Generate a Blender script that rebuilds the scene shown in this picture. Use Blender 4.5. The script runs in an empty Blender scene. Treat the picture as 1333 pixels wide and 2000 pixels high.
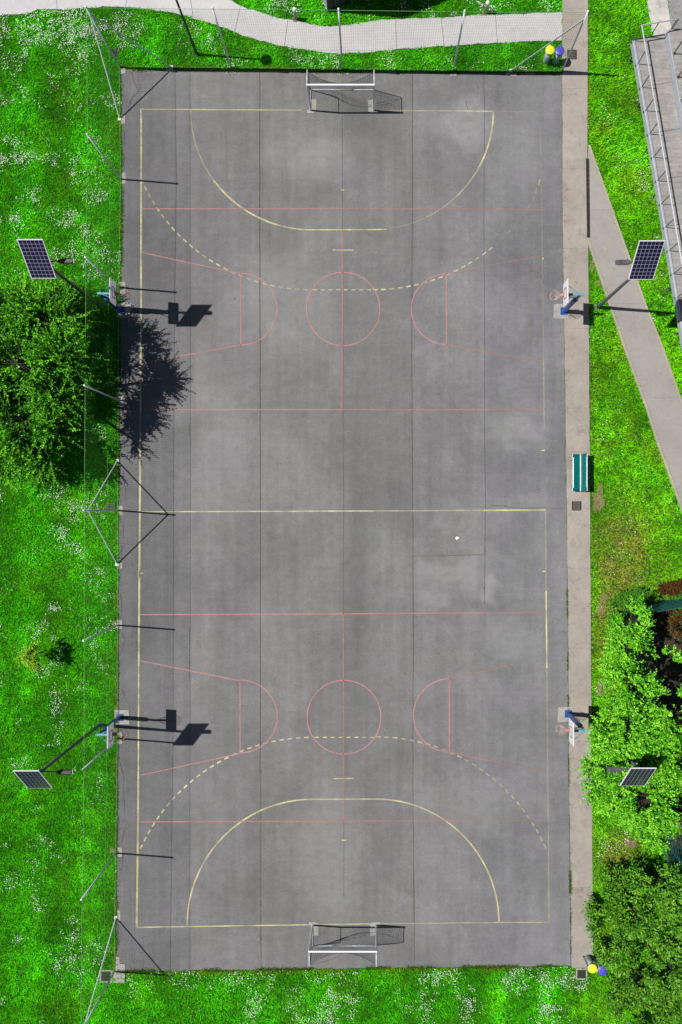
import bpy, math, random
import numpy as np
from mathutils import Vector, Matrix

random.seed(7)
rng = np.random.default_rng(11)
sc = bpy.context.scene
COL = sc.collection
H = 34.0            # camera height in metres
S = 40.0            # photo pixels per metre on the ground
NX, NY = 722.0, 998.0


def G(px, py, h=0.0):
    """world x, y of a photo position at height h above the court"""
    k = (H - h) / H / S
    return ((px - NX) * k, (NY - py) * k)


def GV(px, py, h=0.0, z=None):
    x, y = G(px, py, h)
    return Vector((x, y, h if z is None else z))


# ------------------------------------------------------------------ noise
def vnoise(x, y, seed=0):
    r = np.random.default_rng(seed).random((256, 256))
    xi = np.floor(x).astype(int); yi = np.floor(y).astype(int)
    fx = x - xi; fy = y - yi
    fx = fx * fx * (3 - 2 * fx); fy = fy * fy * (3 - 2 * fy)
    a = r[xi & 255, yi & 255]; b = r[(xi + 1) & 255, yi & 255]
    c = r[xi & 255, (yi + 1) & 255]; d = r[(xi + 1) & 255, (yi + 1) & 255]
    return (a * (1 - fx) + b * fx) * (1 - fy) + (c * (1 - fx) + d * fx) * fy


def fbm(x, y, seed=0, oct=4):
    t = 0; a = 0.5; s = 0
    for i in range(oct):
        t = t + a * vnoise(x * 2 ** i + 17.3 * i, y * 2 ** i - 9.1 * i, seed + i)
        s += a; a *= 0.5
    return t / s


def inpoly(x, y, poly):
    ins = np.zeros(x.shape, bool)
    n = len(poly)
    for i in range(n):
        x0, y0 = poly[i]; x1, y1 = poly[(i + 1) % n]
        if y0 == y1:
            continue
        c = ((y0 > y) != (y1 > y)) & (x < (x1 - x0) * (y - y0) / (y1 - y0) + x0)
        ins ^= c
    return ins


def segdist(x, y, pts):
    d = np.full(x.shape, 1e9)
    for (x0, y0), (x1, y1) in zip(pts[:-1], pts[1:]):
        dx, dy = x1 - x0, y1 - y0
        L = dx * dx + dy * dy + 1e-9
        t = np.clip(((x - x0) * dx + (y - y0) * dy) / L, 0, 1)
        d = np.minimum(d, np.hypot(x - x0 - t * dx, y - y0 - t * dy))
    return d


# ------------------------------------------------------------------ objects
def tag(o, label=None, cat=None, group=None, kind=None):
    if label: o['label'] = label
    if cat: o['category'] = cat
    if group: o['group'] = group
    if kind: o['kind'] = kind
    return o


def thing(name, loc, label, cat, group=None, rz=0.0):
    o = bpy.data.objects.new(name, None)
    COL.objects.link(o)
    o.location = loc; o.rotation_euler = (0, 0, rz)
    o.empty_display_size = 0.2
    return tag(o, label, cat, group)


def copy_tree(o, parent=None):
    c = o.copy(); COL.objects.link(c)
    if parent: c.parent = parent
    for ch in [q for q in COL.objects if q.parent == o]:
        copy_tree(ch, c)
    return c


class MB:
    def __init__(s):
        s.v = []; s.f = []; s.mi = []; s.m = 0; s.wear = None

    def add(s, vs, fs):
        b = len(s.v)
        s.v += [tuple(p) for p in vs]
        s.f += [tuple(b + i for i in f) for f in fs]
        s.mi += [s.m] * len(fs)

    def box(s, c, d, rot=None, bev=0.0):
        hx, hy, hz = d[0] / 2, d[1] / 2, d[2] / 2
        if bev > 0:
            b = min(bev, hx * .9, hy * .9, hz * .9)
            vs = []
            for z, ins in ((-hz, b), (-hz + b, 0), (hz - b, 0), (hz, b)):
                a, e = hx - ins, hy - ins
                q = b
                vs += [(-a + q, -e, z), (a - q, -e, z), (a, -e + q, z), (a, e - q, z), (a - q, e, z), (-a + q, e, z), (-a, e - q, z), (-a, -e + q, z)]
            fs = [tuple(range(7, -1, -1)), tuple(range(24, 32))]
            for k in range(3):
                for i in range(8):
                    j = (i + 1) % 8
                    fs.append((k * 8 + i, k * 8 + j, k * 8 + 8 + j, k * 8 + 8 + i))
        else:
            vs = [(x, y, z) for z in (-hz, hz) for y in (-hy, hy) for x in (-hx, hx)]
            fs = [(0, 2, 3, 1), (4, 5, 7, 6), (0, 1, 5, 4), (2, 6, 7, 3), (0, 4, 6, 2), (1, 3, 7, 5)]
        R = rot if rot is not None else Matrix.Identity(3)
        C = Vector(c)
        s.add([C + R @ Vector(p) for p in vs], fs)

    def tube(s, pts, rad, n=8, caps=True):
        pts = [Vector(p) for p in pts]
        if not hasattr(rad, '__len__'): rad = [rad] * len(pts)
        rings = []
        prev = None
        for i, p in enumerate(pts):
            if i == 0: t = pts[1] - p
            elif i == len(pts) - 1: t = p - pts[i - 1]
            else: t = (pts[i + 1] - pts[i - 1])
            t.normalize()
            if prev is None:
                a = Vector((0, 0, 1)) if abs(t.z) < .9 else Vector((1, 0, 0))
                u = t.cross(a).normalized()
            else:
                u = (prev - t * prev.dot(t)).normalized()
            prev = u
            w = t.cross(u)
            rings.append([p + (u * math.cos(2 * math.pi * k / n) + w * math.sin(2 * math.pi * k / n)) * rad[i] for k in range(n)])
        vs = [q for r in rings for q in r]
        fs = []
        for i in range(len(rings) - 1):
            for k in range(n):
                j = (k + 1) % n
                fs.append((i * n + k, i * n + j, (i + 1) * n + j, (i + 1) * n + k))
        if caps:
            fs.append(tuple(range(n - 1, -1, -1)))
            fs.append(tuple((len(rings) - 1) * n + k for k in range(n)))
        s.add(vs, fs)

    def lathe(s, prof, c=(0, 0, 0), n=24):
        vs = []; fs = []
        for (r, z) in prof:
            vs += [(c[0] + r * math.cos(2 * math.pi * k / n), c[1] + r * math.sin(2 * math.pi * k / n), c[2] + z) for k in range(n)]
        for i in range(len(prof) - 1):
            for k in range(n):
                j = (k + 1) % n
                fs.append((i * n + k, i * n + j, (i + 1) * n + j, (i + 1) * n + k))
        fs.append(tuple(range(n - 1, -1, -1)))
        fs.append(tuple((len(prof) - 1) * n + k for k in range(n)))
        s.add(vs, fs)

    def slab(s, poly, z0, z1):
        """extruded outline; poly counter-clockwise in world xy"""
        n = len(poly)
        area = sum(poly[i][0] * poly[(i + 1) % n][1] - poly[(i + 1) % n][0] * poly[i][1] for i in range(n))
        if area < 0: poly = poly[::-1]
        vs = [(x, y, z0) for x, y in poly] + [(x, y, z1) for x, y in poly]
        fs = [tuple(range(n, 2 * n))]
        for i in range(n):
            j = (i + 1) % n
            fs.append((i, j, n + j, n + i))
        s.add(vs, fs)

    def build(s, name, mats, parent=None, off=None, smooth=False):
        me = bpy.data.meshes.new(name)
        v = s.v
        if off is not None:
            v = [(p[0] - off[0], p[1] - off[1], p[2] - off[2]) for p in v]
        me.from_pydata(v, [], s.f)
        if not isinstance(mats, (list, tuple)): mats = [mats]
        for m in mats: me.materials.append(m)
        if len(mats) > 1: me.polygons.foreach_set('material_index', s.mi)
        if smooth: me.polygons.foreach_set('use_smooth', [True] * len(me.polygons))
        if s.wear is not None:
            a = me.attributes.new('wear', 'FLOAT', 'POINT'); a.data.foreach_set('value', s.wear)
        me.update()
        o = bpy.data.objects.new(name, me); COL.objects.link(o)
        if parent: o.parent = parent
        return o


def npmesh(name, V, nper, mat, colors=None, parent=None):
    """V: (n, nper, 3) separate polygons of nper corners"""
    n = V.shape[0]
    me = bpy.data.meshes.new(name)
    me.vertices.add(n * nper); me.loops.add(n * nper); me.polygons.add(n)
    me.vertices.foreach_set('co', V.reshape(-1).astype(np.float32))
    me.loops.foreach_set('vertex_index', np.arange(n * nper, dtype=np.int32))
    me.polygons.foreach_set('loop_start', np.arange(0, n * nper, nper, dtype=np.int32))
    me.polygons.foreach_set('loop_total', np.full(n, nper, dtype=np.int32))
    if colors is not None:
        a = me.attributes.new('tint', 'FLOAT_COLOR', 'POINT')
        c = np.ones((n, nper, 4), np.float32); c[:, :, :3] = colors[:, None, :]
        a.data.foreach_set('color', c.reshape(-1))
    me.materials.append(mat)
    me.update(calc_edges=True)
    o = bpy.data.objects.new(name, me); COL.objects.link(o)
    if parent: o.parent = parent
    return o


# ------------------------------------------------------------------ materials
class NT:
    def __init__(s, name):
        s.mat = bpy.data.materials.new(name); s.mat.use_nodes = True
        s.t = s.mat.node_tree; s.t.nodes.clear()
        s.out = s.t.nodes.new('ShaderNodeOutputMaterial')
        s.pos = s.n('ShaderNodeNewGeometry').outputs['Position']

    def n(s, typ, **kw):
        nd = s.t.nodes.new(typ)
        for k, v in kw.items():
            setattr(nd, k, v)
        return nd

    def put(s, sock, v):
        if isinstance(v, bpy.types.NodeSocket): s.t.links.new(v, sock)
        elif hasattr(v, '__len__') and len(v) == 3 and sock.type == 'RGBA': sock.default_value = (*v, 1)
        else: sock.default_value = v

    def math(s, op, a, b=0.0, c=None):
        nd = s.n('ShaderNodeMath', operation=op)
        s.put(nd.inputs[0], a); s.put(nd.inputs[1], b)
        if c is not None: s.put(nd.inputs[2], c)
        return nd.outputs[0]

    def scalepos(s, sx, sy, sz, src=None):
        nd = s.n('ShaderNodeVectorMath', operation='MULTIPLY')
        s.put(nd.inputs[0], src or s.pos); nd.inputs[1].default_value = (sx, sy, sz)
        return nd.outputs[0]

    def noise(s, scale, detail=4, rough=.55, vec=None, dist=0.0):
        nd = s.n('ShaderNodeTexNoise')
        s.put(nd.inputs['Vector'], vec or s.pos)
        nd.inputs['Scale'].default_value = scale; nd.inputs['Detail'].default_value = detail
        nd.inputs['Roughness'].default_value = rough; nd.inputs['Distortion'].default_value = dist
        return nd.outputs['Fac']

    def rng(s, v, a, b, lo, hi):
        nd = s.n('ShaderNodeMapRange')
        s.put(nd.inputs['Value'], v)
        nd.inputs[1].default_value = a; nd.inputs[2].default_value = b
        nd.inputs[3].default_value = lo; nd.inputs[4].default_value = hi
        return nd.outputs[0]

    def ramp(s, v, stops, interp='LINEAR'):
        nd = s.n('ShaderNodeValToRGB'); cr = nd.color_ramp; cr.interpolation = interp
        while len(cr.elements) < len(stops): cr.elements.new(0.5)
        for e, (p, c) in zip(cr.elements, stops):
            e.position = p
            e.color = (*c, 1) if hasattr(c, '__len__') else (c, c, c, 1)
        s.put(nd.inputs[0], v)
        return nd.outputs[0]

    def mix(s, f, a, b, mode='MIX'):
        nd = s.n('ShaderNodeMix', data_type='RGBA', blend_type=mode)
        s.put(nd.inputs[0], f); s.put(nd.inputs[6], a); s.put(nd.inputs[7], b)
        return nd.outputs[2]

    def bsdf(s, col, rough=.8, metal=0.0, bump=None, bstr=.3, bdist=.01, spec=.5):
        p = s.n('ShaderNodeBsdfPrincipled')
        s.put(p.inputs['Base Color'], col); s.put(p.inputs['Roughness'], rough)
        s.put(p.inputs['Metallic'], metal); p.inputs['Specular IOR Level'].default_value = spec
        if bump is not None:
            b = s.n('ShaderNodeBump'); b.inputs['Strength'].default_value = bstr; b.inputs['Distance'].default_value = bdist
            s.put(b.inputs['Height'], bump); s.t.links.new(b.outputs[0], p.inputs['Normal'])
        return p.outputs[0]

    def done(s, sh):
        s.t.links.new(sh, s.out.inputs['Surface']); return s.mat


def plain(name, c, rough=.5, metal=0.0, var=.15, scale=8, spec=.5):
    t = NT(name)
    f = t.rng(t.noise(scale, 5), .25, .75, 1 - var, 1 + var)
    f2 = t.rng(t.noise(scale * 9, 2), .25, .75, 1 - var * .5, 1 + var * .5)
    col = t.mix(1.0, t.mix(1.0, c, f, 'MULTIPLY'), f2, 'MULTIPLY')
    r = t.rng(t.noise(scale * 2, 3), .3, .7, max(0.02, rough - .08), min(1, rough + .08))
    return t.done(t.bsdf(col, r, metal, spec=spec))


def mat_asphalt():
    t = NT('asphalt')
    sep = t.n('ShaderNodeSeparateXYZ'); t.put(sep.inputs[0], t.pos)
    X, Y = sep.outputs[0], sep.outputs[1]
    u = t.rng(X, -12.5, 10.5, 0, 1)
    def ux(px): return ((px - NX) / S + 12.5) / 23.0
    lanes = t.ramp(u, [(0, (.89, .88, .90)), (ux(371), (1.0, .985, .99)), (ux(509), (1.04, 1.035, 1.02)), (ux(669), (.97, .965, .96)),
                       (ux(807), (1.06, 1.04, 1.05)), (ux(946), (1.02, 1.01, 1.05))], 'CONSTANT')
    big = t.rng(t.noise(.30, 6, .62, None, .6), .28, .72, .80, 1.20)
    big2 = t.rng(t.noise(.11, 3, .5), .3, .7, .90, 1.10)
    streak = t.math('MULTIPLY', t.rng(t.noise(1.6, 3, .6, t.scalepos(.4, 2.2, 1)), .3, .7, .96, 1.04), t.rng(t.noise(1.0, 4, .6, t.scalepos(2.2, .10, 1)), .3, .7, .90, 1.10))
    mid = t.rng(t.noise(2.6, 6, .7, None, .4), .3, .7, .90, 1.10)
    spk = t.rng(t.noise(13, 4, .9), .28, .72, .78, 1.22)
    grit = t.rng(t.noise(9, 4, .8), .3, .7, .92, 1.08)
    pale = t.rng(t.noise(.42, 5, .65, None, 1.2), .56, .72, 0, 1)
    pmask = t.ramp(t.rng(X, -6, 7, 0, 1), [(0, .25), (.5, .45), (.75, 1.0), (1, .9)])
    wob = t.n('ShaderNodeTexNoise'); t.put(wob.inputs['Vector'], t.pos); wob.inputs['Scale'].default_value = .9; wob.inputs['Detail'].default_value = 5
    wv = t.n('ShaderNodeVectorMath', operation='MULTIPLY_ADD'); t.t.links.new(wob.outputs['Color'], wv.inputs[0]); wv.inputs[1].default_value = (2.4, 2.4, 0); t.put(wv.inputs[2], t.pos)
    def blobs(lst):
        acc = None
        for (px, py, rx, ry, amp) in lst:
            cx, cy = G(px, py)
            d = t.n('ShaderNodeVectorMath', operation='SUBTRACT'); t.t.links.new(wv.outputs[0], d.inputs[0]); d.inputs[1].default_value = (cx + 1.2, cy + 1.2, 0)
            q = t.n('ShaderNodeVectorMath', operation='MULTIPLY'); t.t.links.new(d.outputs[0], q.inputs[0]); q.inputs[1].default_value = (S / rx, S / ry, 0)
            l = t.n('ShaderNodeVectorMath', operation='LENGTH'); t.t.links.new(q.outputs[0], l.inputs[0])
            v = t.rng(l.outputs['Value'], .35, 1.15, amp, 0)
            acc = v if acc is None else t.math('MAXIMUM', acc, v)
        return t.math('MULTIPLY', acc, t.rng(t.noise(3.0, 5, .7), .3, .65, .35, 1.0))
    pale_b = blobs([(905, 235, 75, 55, .8), (1010, 300, 60, 90, .45), (610, 300, 120, 50, .45), (1000, 845, 75, 38, .7), (1030, 980, 60, 30, .5), (880, 1115, 75, 36, .6), (860, 1165, 50, 22, .5), (640, 1650, 70, 150, .45), (1000, 1255, 60, 45, .5), (560, 600, 150, 120, .35), (930, 1560, 110, 70, .35), (420, 900, 60, 200, .25), (960, 1150, 30, 22, .7)])
    dark_b = blobs([(850, 190, 60, 26, .7), (700, 240, 50, 26, .5), (905, 1180, 40, 26, .8), (990, 1180, 50, 24, .55), (700, 1130, 45, 120, .5), (940, 345, 60, 34, .4), (820, 1040, 60, 24, .45), (640, 370, 60, 22, .4), (700, 620, 60, 60, .35), (1000, 1060, 50, 40, .4), (560, 180, 90, 25, .35)])
    dots = t.rng(t.noise(1.9, 2, .5), .72, .78, 0, .35)
    # damp dark run down the middle lanes
    a = t.ramp(t.rng(X, -2.6, 1.6, 0, 1), [(0, 0.0), (.36, .3), (.5, 1.0), (.62, .35), (1, 0.0)])
    b = t.ramp(t.rng(Y, -14, 9, 0, 1), [(0, 0.0), (.3, .8), (.62, 1.0), (.85, .7), (1, 0.0)])
    k = t.math('MULTIPLY', t.math('MULTIPLY', a, b), t.rng(t.noise(1.1, 5, .6), .3, .75, .35, 1.0))
    col = t.mix(1.0, (.120, .1185, .1215), lanes, 'MULTIPLY')
    for f in (big, big2, streak, mid, spk, grit):
        col = t.mix(1.0, col, f, 'MULTIPLY')
    col = t.mix(t.math('MULTIPLY', t.math('MULTIPLY', pale, pmask), .40), col, (.185, .180, .188))
    col = t.mix(t.math('MULTIPLY', pale_b, .80), col, (.225, .221, .226))
    col = t.mix(t.math('MULTIPLY', dark_b, .62), col, (.070, .069, .071))
    col = t.mix(dots, col, (.055, .054, .056))
    col = t.mix(t.math('MULTIPLY', k, .5), col, (.066, .067, .065))
    hue = t.noise(.35, 3)
    col = t.mix(t.rng(hue, .35, .7, 0, .35), col, t.mix(1.0, col, (.95, 1.03, .93), 'MULTIPLY'))
    return t.done(t.bsdf(col, .88, 0, t.noise(60, 3, .7), .35, .006, .3))


def mat_concrete(name, c, var=.12, stain=.5, joint=None, warm=None):
    t = NT(name)
    big = t.rng(t.noise(.7, 5, .6), .3, .7, 1 - var, 1 + var)
    mid = t.rng(t.noise(5, 5, .65), .3, .7, 1 - var * .7, 1 + var * .7)
    spk = t.rng(t.noise(42, 3, .75), .25, .75, .8, 1.2)
    col = t.mix(1.0, t.mix(1.0, t.mix(1.0, c, big, 'MULTIPLY'), mid, 'MULTIPLY'), spk, 'MULTIPLY')
    st = t.math('MULTIPLY', t.rng(t.noise(1.6, 6, .7), .52, .72, 0, stain), t.rng(t.noise(9, 4, .7), .38, .62, .1, 1))
    col = t.mix(st, col, (c[0] * .28, c[1] * .26, c[2] * .25))
    if joint:
        sep = t.n('ShaderNodeSeparateXYZ'); t.put(sep.inputs[0], t.pos)
        fr = t.math('FRACT', t.math('DIVIDE', t.math('ADD', sep.outputs[1], 100.3), joint))
        j = t.math('LESS_THAN', fr, .016 / joint * 1.6)
        pan = t.math('FLOOR', t.math('DIVIDE', t.math('ADD', sep.outputs[1], 100.3), joint))
        wn = t.n('ShaderNodeTexWhiteNoise', noise_dimensions='1D'); t.put(wn.inputs['W'], pan)
        col = t.mix(1.0, col, t.rng(wn.outputs[0], 0, 1, .93, 1.06), 'MULTIPLY')
        col = t.mix(t.math('MULTIPLY', j, .28), col, (c[0] * .3, c[1] * .3, c[2] * .3))
    return t.done(t.bsdf(col, .9, 0, t.noise(45, 3, .7), .3, .005, .3))


def mat_paint(name, c, c2, lo=.42):
    t = NT(name)
    at = t.n('ShaderNodeAttribute', attribute_name='wear').outputs['Fac']
    op = t.math('SUBTRACT', 1.0, at)
    n1 = t.noise(1.3, 4, .6); n2 = t.noise(9, 4, .75)
    a = t.math('MULTIPLY', op, t.rng(n1, .3, .66, lo, 1.25))
    gate = t.rng(t.math('ADD', t.math('ADD', t.math('MULTIPLY', n2, .6), t.math('MULTIPLY', n1, .4)), t.math('MULTIPLY', op, .35)), .42, .62, .25, 1.0)
    gr = t.rng(t.noise(48, 2, .7), .3, .62, .5, 1.0)
    a = t.math('MINIMUM', t.math('MULTIPLY', t.math('MULTIPLY', a, gate), gr), 1.0)
    col = t.mix(t.rng(t.noise(2.4, 4), .35, .65, 0, 1), c, c2)
    p = t.bsdf(col, .75)
    tr = t.n('ShaderNodeBsdfTransparent').outputs[0]
    m = t.n('ShaderNodeMixShader'); t.put(m.inputs[0], a)
    t.t.links.new(tr, m.inputs[1]); t.t.links.new(p, m.inputs[2])
    return t.done(m.outputs[0])


def mat_leaf(name, trans=.3, rough=.5, spec=.35):
    t = NT(name)
    col = t.n('ShaderNodeAttribute', attribute_name='tint').outputs['Color']
    p = t.bsdf(col, rough, spec=spec)
    tl = t.n('ShaderNodeBsdfTranslucent'); t.put(tl.inputs[0], col)
    m = t.n('ShaderNodeMixShader'); m.inputs[0].default_value = trans
    t.t.links.new(p, m.inputs[1]); t.t.links.new(tl.outputs[0], m.inputs[2])
    return t.done(m.outputs[0])


def mat_ground():
    t = NT('meadow_soil')
    n1 = t.noise(.35, 5, .6); n2 = t.noise(6, 4, .7)
    col = t.ramp(n1, [(.3, (.006, .040, .003)), (.55, (.010, .062, .004)), (.75, (.030, .070, .006))])
    col = t.mix(t.rng(n2, .3, .7, 0, 1), col, t.mix(1.0, col, (1.5, 1.35, 1.2), 'MULTIPLY'))
    return t.done(t.bsdf(col, .95, 0, t.noise(25, 4, .7), .6, .03, .15))


def mat_board_sheet():
    t = NT('white_board_sheet')
    c = t.mix(t.rng(t.noise(4, 5), .45, .75, 0, .35), (.82, .81, .82), (.62, .60, .60))
    p = t.bsdf(c, .35)
    tl = t.n('ShaderNodeBsdfTranslucent'); t.put(tl.inputs[0], (.85, .80, .90))
    m = t.n('ShaderNodeMixShader'); m.inputs[0].default_value = .38
    t.t.links.new(p, m.inputs[1]); t.t.links.new(tl.outputs[0], m.inputs[2])
    return t.done(m.outputs[0])


def mat_bag():
    t = NT('grey_green_bag')
    c = t.mix(t.rng(t.noise(9, 4), .35, .7, 0, 1), (.52, .62, .60), (.36, .46, .43))
    p = t.bsdf(c, .35)
    tl = t.n('ShaderNodeBsdfTranslucent'); t.put(tl.inputs[0], c)
    m = t.n('ShaderNodeMixShader'); m.inputs[0].default_value = .4
    t.t.links.new(p, m.inputs[1]); t.t.links.new(tl.outputs[0], m.inputs[2])
    return t.done(m.outputs[0])


def mat_bench():
    t = NT('teal_gloss_paint')
    col = t.mix(t.rng(t.noise(5, 4), .35, .7, 0, .6), (.0, .095, .088), (.0, .06, .072))
    return t.done(t.bsdf(col, .22, 0, t.noise(2.2, 2), .35, .05, .6))


def mat_planks(name, c, w, axis_dir, var=.2, grain=False):
    t = NT(name)
    dx, dy, dz = axis_dir
    d = t.n('ShaderNodeVectorMath', operation='DOT_PRODUCT'); t.put(d.inputs[0], t.pos); d.inputs[1].default_value = (dx, dy, dz)
    q = t.math('DIVIDE', t.math('ADD', d.outputs['Value'], 200.0), w)
    fr = t.math('FRACT', q)
    wn = t.n('ShaderNodeTexWhiteNoise', noise_dimensions='1D'); t.put(wn.inputs['W'], t.math('FLOOR', q))
    col = t.mix(1.0, c, t.rng(wn.outputs[0], 0, 1, 1 - var, 1 + var), 'MULTIPLY')
    col = t.mix(1.0, col, t.rng(t.noise(7, 5, .7), .3, .7, .82, 1.15), 'MULTIPLY')
    col = t.mix(1.0, col, t.rng(t.noise(1.3, 5, .7), .3, .7, .85, 1.12), 'MULTIPLY')
    if grain:
        col = t.mix(1.0, col, t.rng(t.noise(1.0, 5, .7, t.scalepos(1.1, 7, 1)), .3, .7, .78, 1.2), 'MULTIPLY')
    col = t.mix(t.math('MULTIPLY', t.math('LESS_THAN', fr, .05 if not grain else .02), .6), col, (c[0] * .3, c[1] * .3, c[2] * .3))
    return t.done(t.bsdf(col, .85, 0, t.noise(40, 3), .2, .004, .3))


def mat_cord(name, c):
    t = NT(name)
    d = t.n('ShaderNodeBsdfDiffuse'); t.put(d.inputs[0], c)
    tl = t.n('ShaderNodeBsdfTranslucent'); t.put(tl.inputs[0], c)
    m = t.n('ShaderNodeMixShader'); m.inputs[0].default_value = .5
    t.t.links.new(d.outputs[0], m.inputs[1]); t.t.links.new(tl.outputs[0], m.inputs[2])
    return t.done(m.outputs[0])


def mat_net(name, c):
    t = NT(name)
    col = t.mix(t.rng(t.noise(3, 3), .3, .7, 0, 1), c, (c[0] * 1.5, c[1] * 1.5, c[2] * 1.5))
    return t.done(t.bsdf(col, .7))


M = dict(
    asphalt=mat_asphalt(),
    pave=mat_concrete('brushed_pavement', (.240, .214, .190), .12, .75, joint=3.9),
    path=mat_concrete('pale_path_concrete', (.365, .352, .360), .07, .2),
    walk=mat_concrete('side_path_concrete', (.228, .212, .198), .07, .2, joint=4.6),
    kerb=mat_concrete('kerb_concrete', (.265, .235, .19), .12, .4),
    foot=mat_concrete('footing_concrete', (.255, .245, .225), .16, .5),
    gravel=mat_concrete('gravel', (.17, .165, .17), .25, .8),
    stone=mat_concrete('worn_stone', (.36, .345, .315), .16, 1.0),
    soil=mat_concrete('bare_soil', (.15, .115, .060), .2, .3),
    dark_soil=mat_concrete('garden_soil', (.035, .026, .018), .3, .3),
    ground=mat_ground(),
    yellow=mat_paint('yellow_line_paint', (.50, .46, .20), (.42, .40, .24)),
    red=mat_paint('red_line_paint', (.37, .155, .145), (.32, .165, .155), .85),
    seam=plain('dark_joint', (.040, .040, .038), .9, 0, .4, 4),
    moss=plain('mossy_joint', (.080, .083, .048), .9, 0, .5, 6),
    crack=plain('crack_fill', (.018, .018, .017), .9),
    galv=plain('galvanised_steel', (.60, .64, .66), .45, .12, .15, 6),
    dsteel=plain('dark_steel', (.06, .064, .07), .5, .3, .2, 9),
    rail=plain('grey_rail_steel', (.30, .32, .36), .45, .15, .15, 6),
    black=plain('black_paint', (.012, .012, .013), .5),
    lampgrey=plain('grey_lamp_paint', (.085, .085, .10), .45, .2),
    alu=plain('aluminium_frame', (.66, .66, .68), .35, .1, .05),
    cell=plain('solar_cell', (.006, .004, .022), .12, 0, .25, 3, .6),
    cellline=plain('cell_line', (.34, .31, .42), .3, 0, .05),
    white=plain('white_enamel', (.60, .62, .66), .35, .1, .06, 6),
    blue=plain('blue_enamel', (.012, .052, .22), .35, 0, .2, 7),
    sunlit_blue=plain('sunlit_blue_enamel', (.09, .25, .33), .3, 0, .15, 7),  # hoop blue lightened to paint the arm's lit top face
    rim=plain('faded_red_rim', (.36, .14, .115), .4),
    board=mat_board_sheet(), teal=mat_bench(),
    glint_teal=plain('pale_edge_glint', (.44, .56, .56), .35),  # painted highlight of the bench's rounded metal edges
    grate=plain('cast_iron', (.035, .030, .028), .6, .2, .3, 20),
    pit=plain('dark_pit', (.006, .006, .006), .9),
    yel_lid=plain('yellow_plastic', (.62, .64, .03), .4, 0, .06),
    pur_lid=plain('violet_plastic', (.062, .050, .40), .4, 0, .08),
    bag=mat_bag(),
    bark=plain('bark', (.022, .019, .011), .9, 0, .35, 12),
    net=mat_cord('green_net_cord', (.085, .300, .050)),
    gnet=mat_net('black_net_cord', (.014, .014, .015)),
    netw=mat_net('pale_net_cord', (.42, .36, .34)),
    cable=plain('wire_cable', (.16, .34, .16), .5, .1),
    leaf=mat_leaf('leaf', .12, .55, .08), leaf_gloss=mat_leaf('glossy_leaf', .1, .5, .14),
    blade=mat_leaf('grass_blade', .30, .9, .0), petal=plain('white_petal', (.62, .64, .56), .7, 0, .12, 30),
    tfence=plain('teal_fence_wire', (.008, .10, .095), .45, .1, .2),
    tscreen=plain('teal_screen_mesh', (.010, .12, .115), .6, 0, .25, 5),
    wood=plain('weathered_wood', (.30, .25, .19), .8, 0, .25, 12),
    bollard=plain('bollard_grey', (.22, .22, .21), .6, 0, .2),
    paper=plain('white_paper', (.62, .62, .62), .8, 0, .05),
)

# ------------------------------------------------------------------ outlines (photo positions -> metres)
def P(*pts): return [G(*p) for p in pts]

court = P((238, 136), (669, 140), (1098, 143), (1099, 420), (1103, 700), (1106, 900), (1109, 1180), (1112, 1540), (1116, 1886), (670, 1891), (229, 1897),
          (230, 1600), (232, 1250), (233, 1000), (236, 700), (239, 500), (240, 350))
pave = P((1098, -140), (1149, -140), (1148, 140), (1147.5, 290), (1149.5, 500), (1152, 880), (1154, 1200), (1157, 1640), (1160, 1890), (1117, 1890), (1116.6, 1886), (1112.6, 1540), (1109.6, 1180),
         (1106.6, 900), (1103.6, 700), (1099.6, 420), (1098.6, 143))
top_lo = [(-90, 34), (0, 30), (36, 28), (67, 22), (74, 18), (126, 18.5), (162, 15), (216, 13), (260, 14.5), (300, 19), (338, 25), (370, 33), (405, 44), (450, 59), (467, 66), (500, 77), (535, 86), (602, 99), (640, 103), (670, 104), (737, 100), (800, 95), (850, 91), (890, 89), (984, 84), (1097.6, 79)]
top_hi = [(1097.6, 23), (1018, 27), (927, 30), (890, 32), (850, 35), (790, 37), (737, 40), (700, 46), (670, 50), (640, 51), (619, 49.5), (596, 44), (575, 39), (535, 32), (500, 21), (467, 10), (451, 0), (400, -60), (350, -140), (-90, -140)]
top_path = P(*(top_lo + top_hi))
dl = [(1150, 466), (1187, 575.5), (1220.6, 673.5), (1266, 798), (1288, 867), (1333, 990), (1368, 1085)]
dr = [(1368, 900), (1332, 795), (1288, 670), (1258, 596), (1231, 518), (1189, 400), (1148.5, 285)]
diag = P(*(dl + dr + [(1149, 300)]))
stone = P((1260, -100), (1301, -100), (1303, 0), (1309, 40), (1313, 84), (1279, 90), (1272, 45), (1264, 0))
gravel = P((1301.5, -100), (1420, -100), (1420, 130), (1313.5, 110), (1313.3, 84), (1309.3, 40), (1303.3, 0))
ZG = -0.03

def structure(o): return tag(o, kind='structure')

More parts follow.
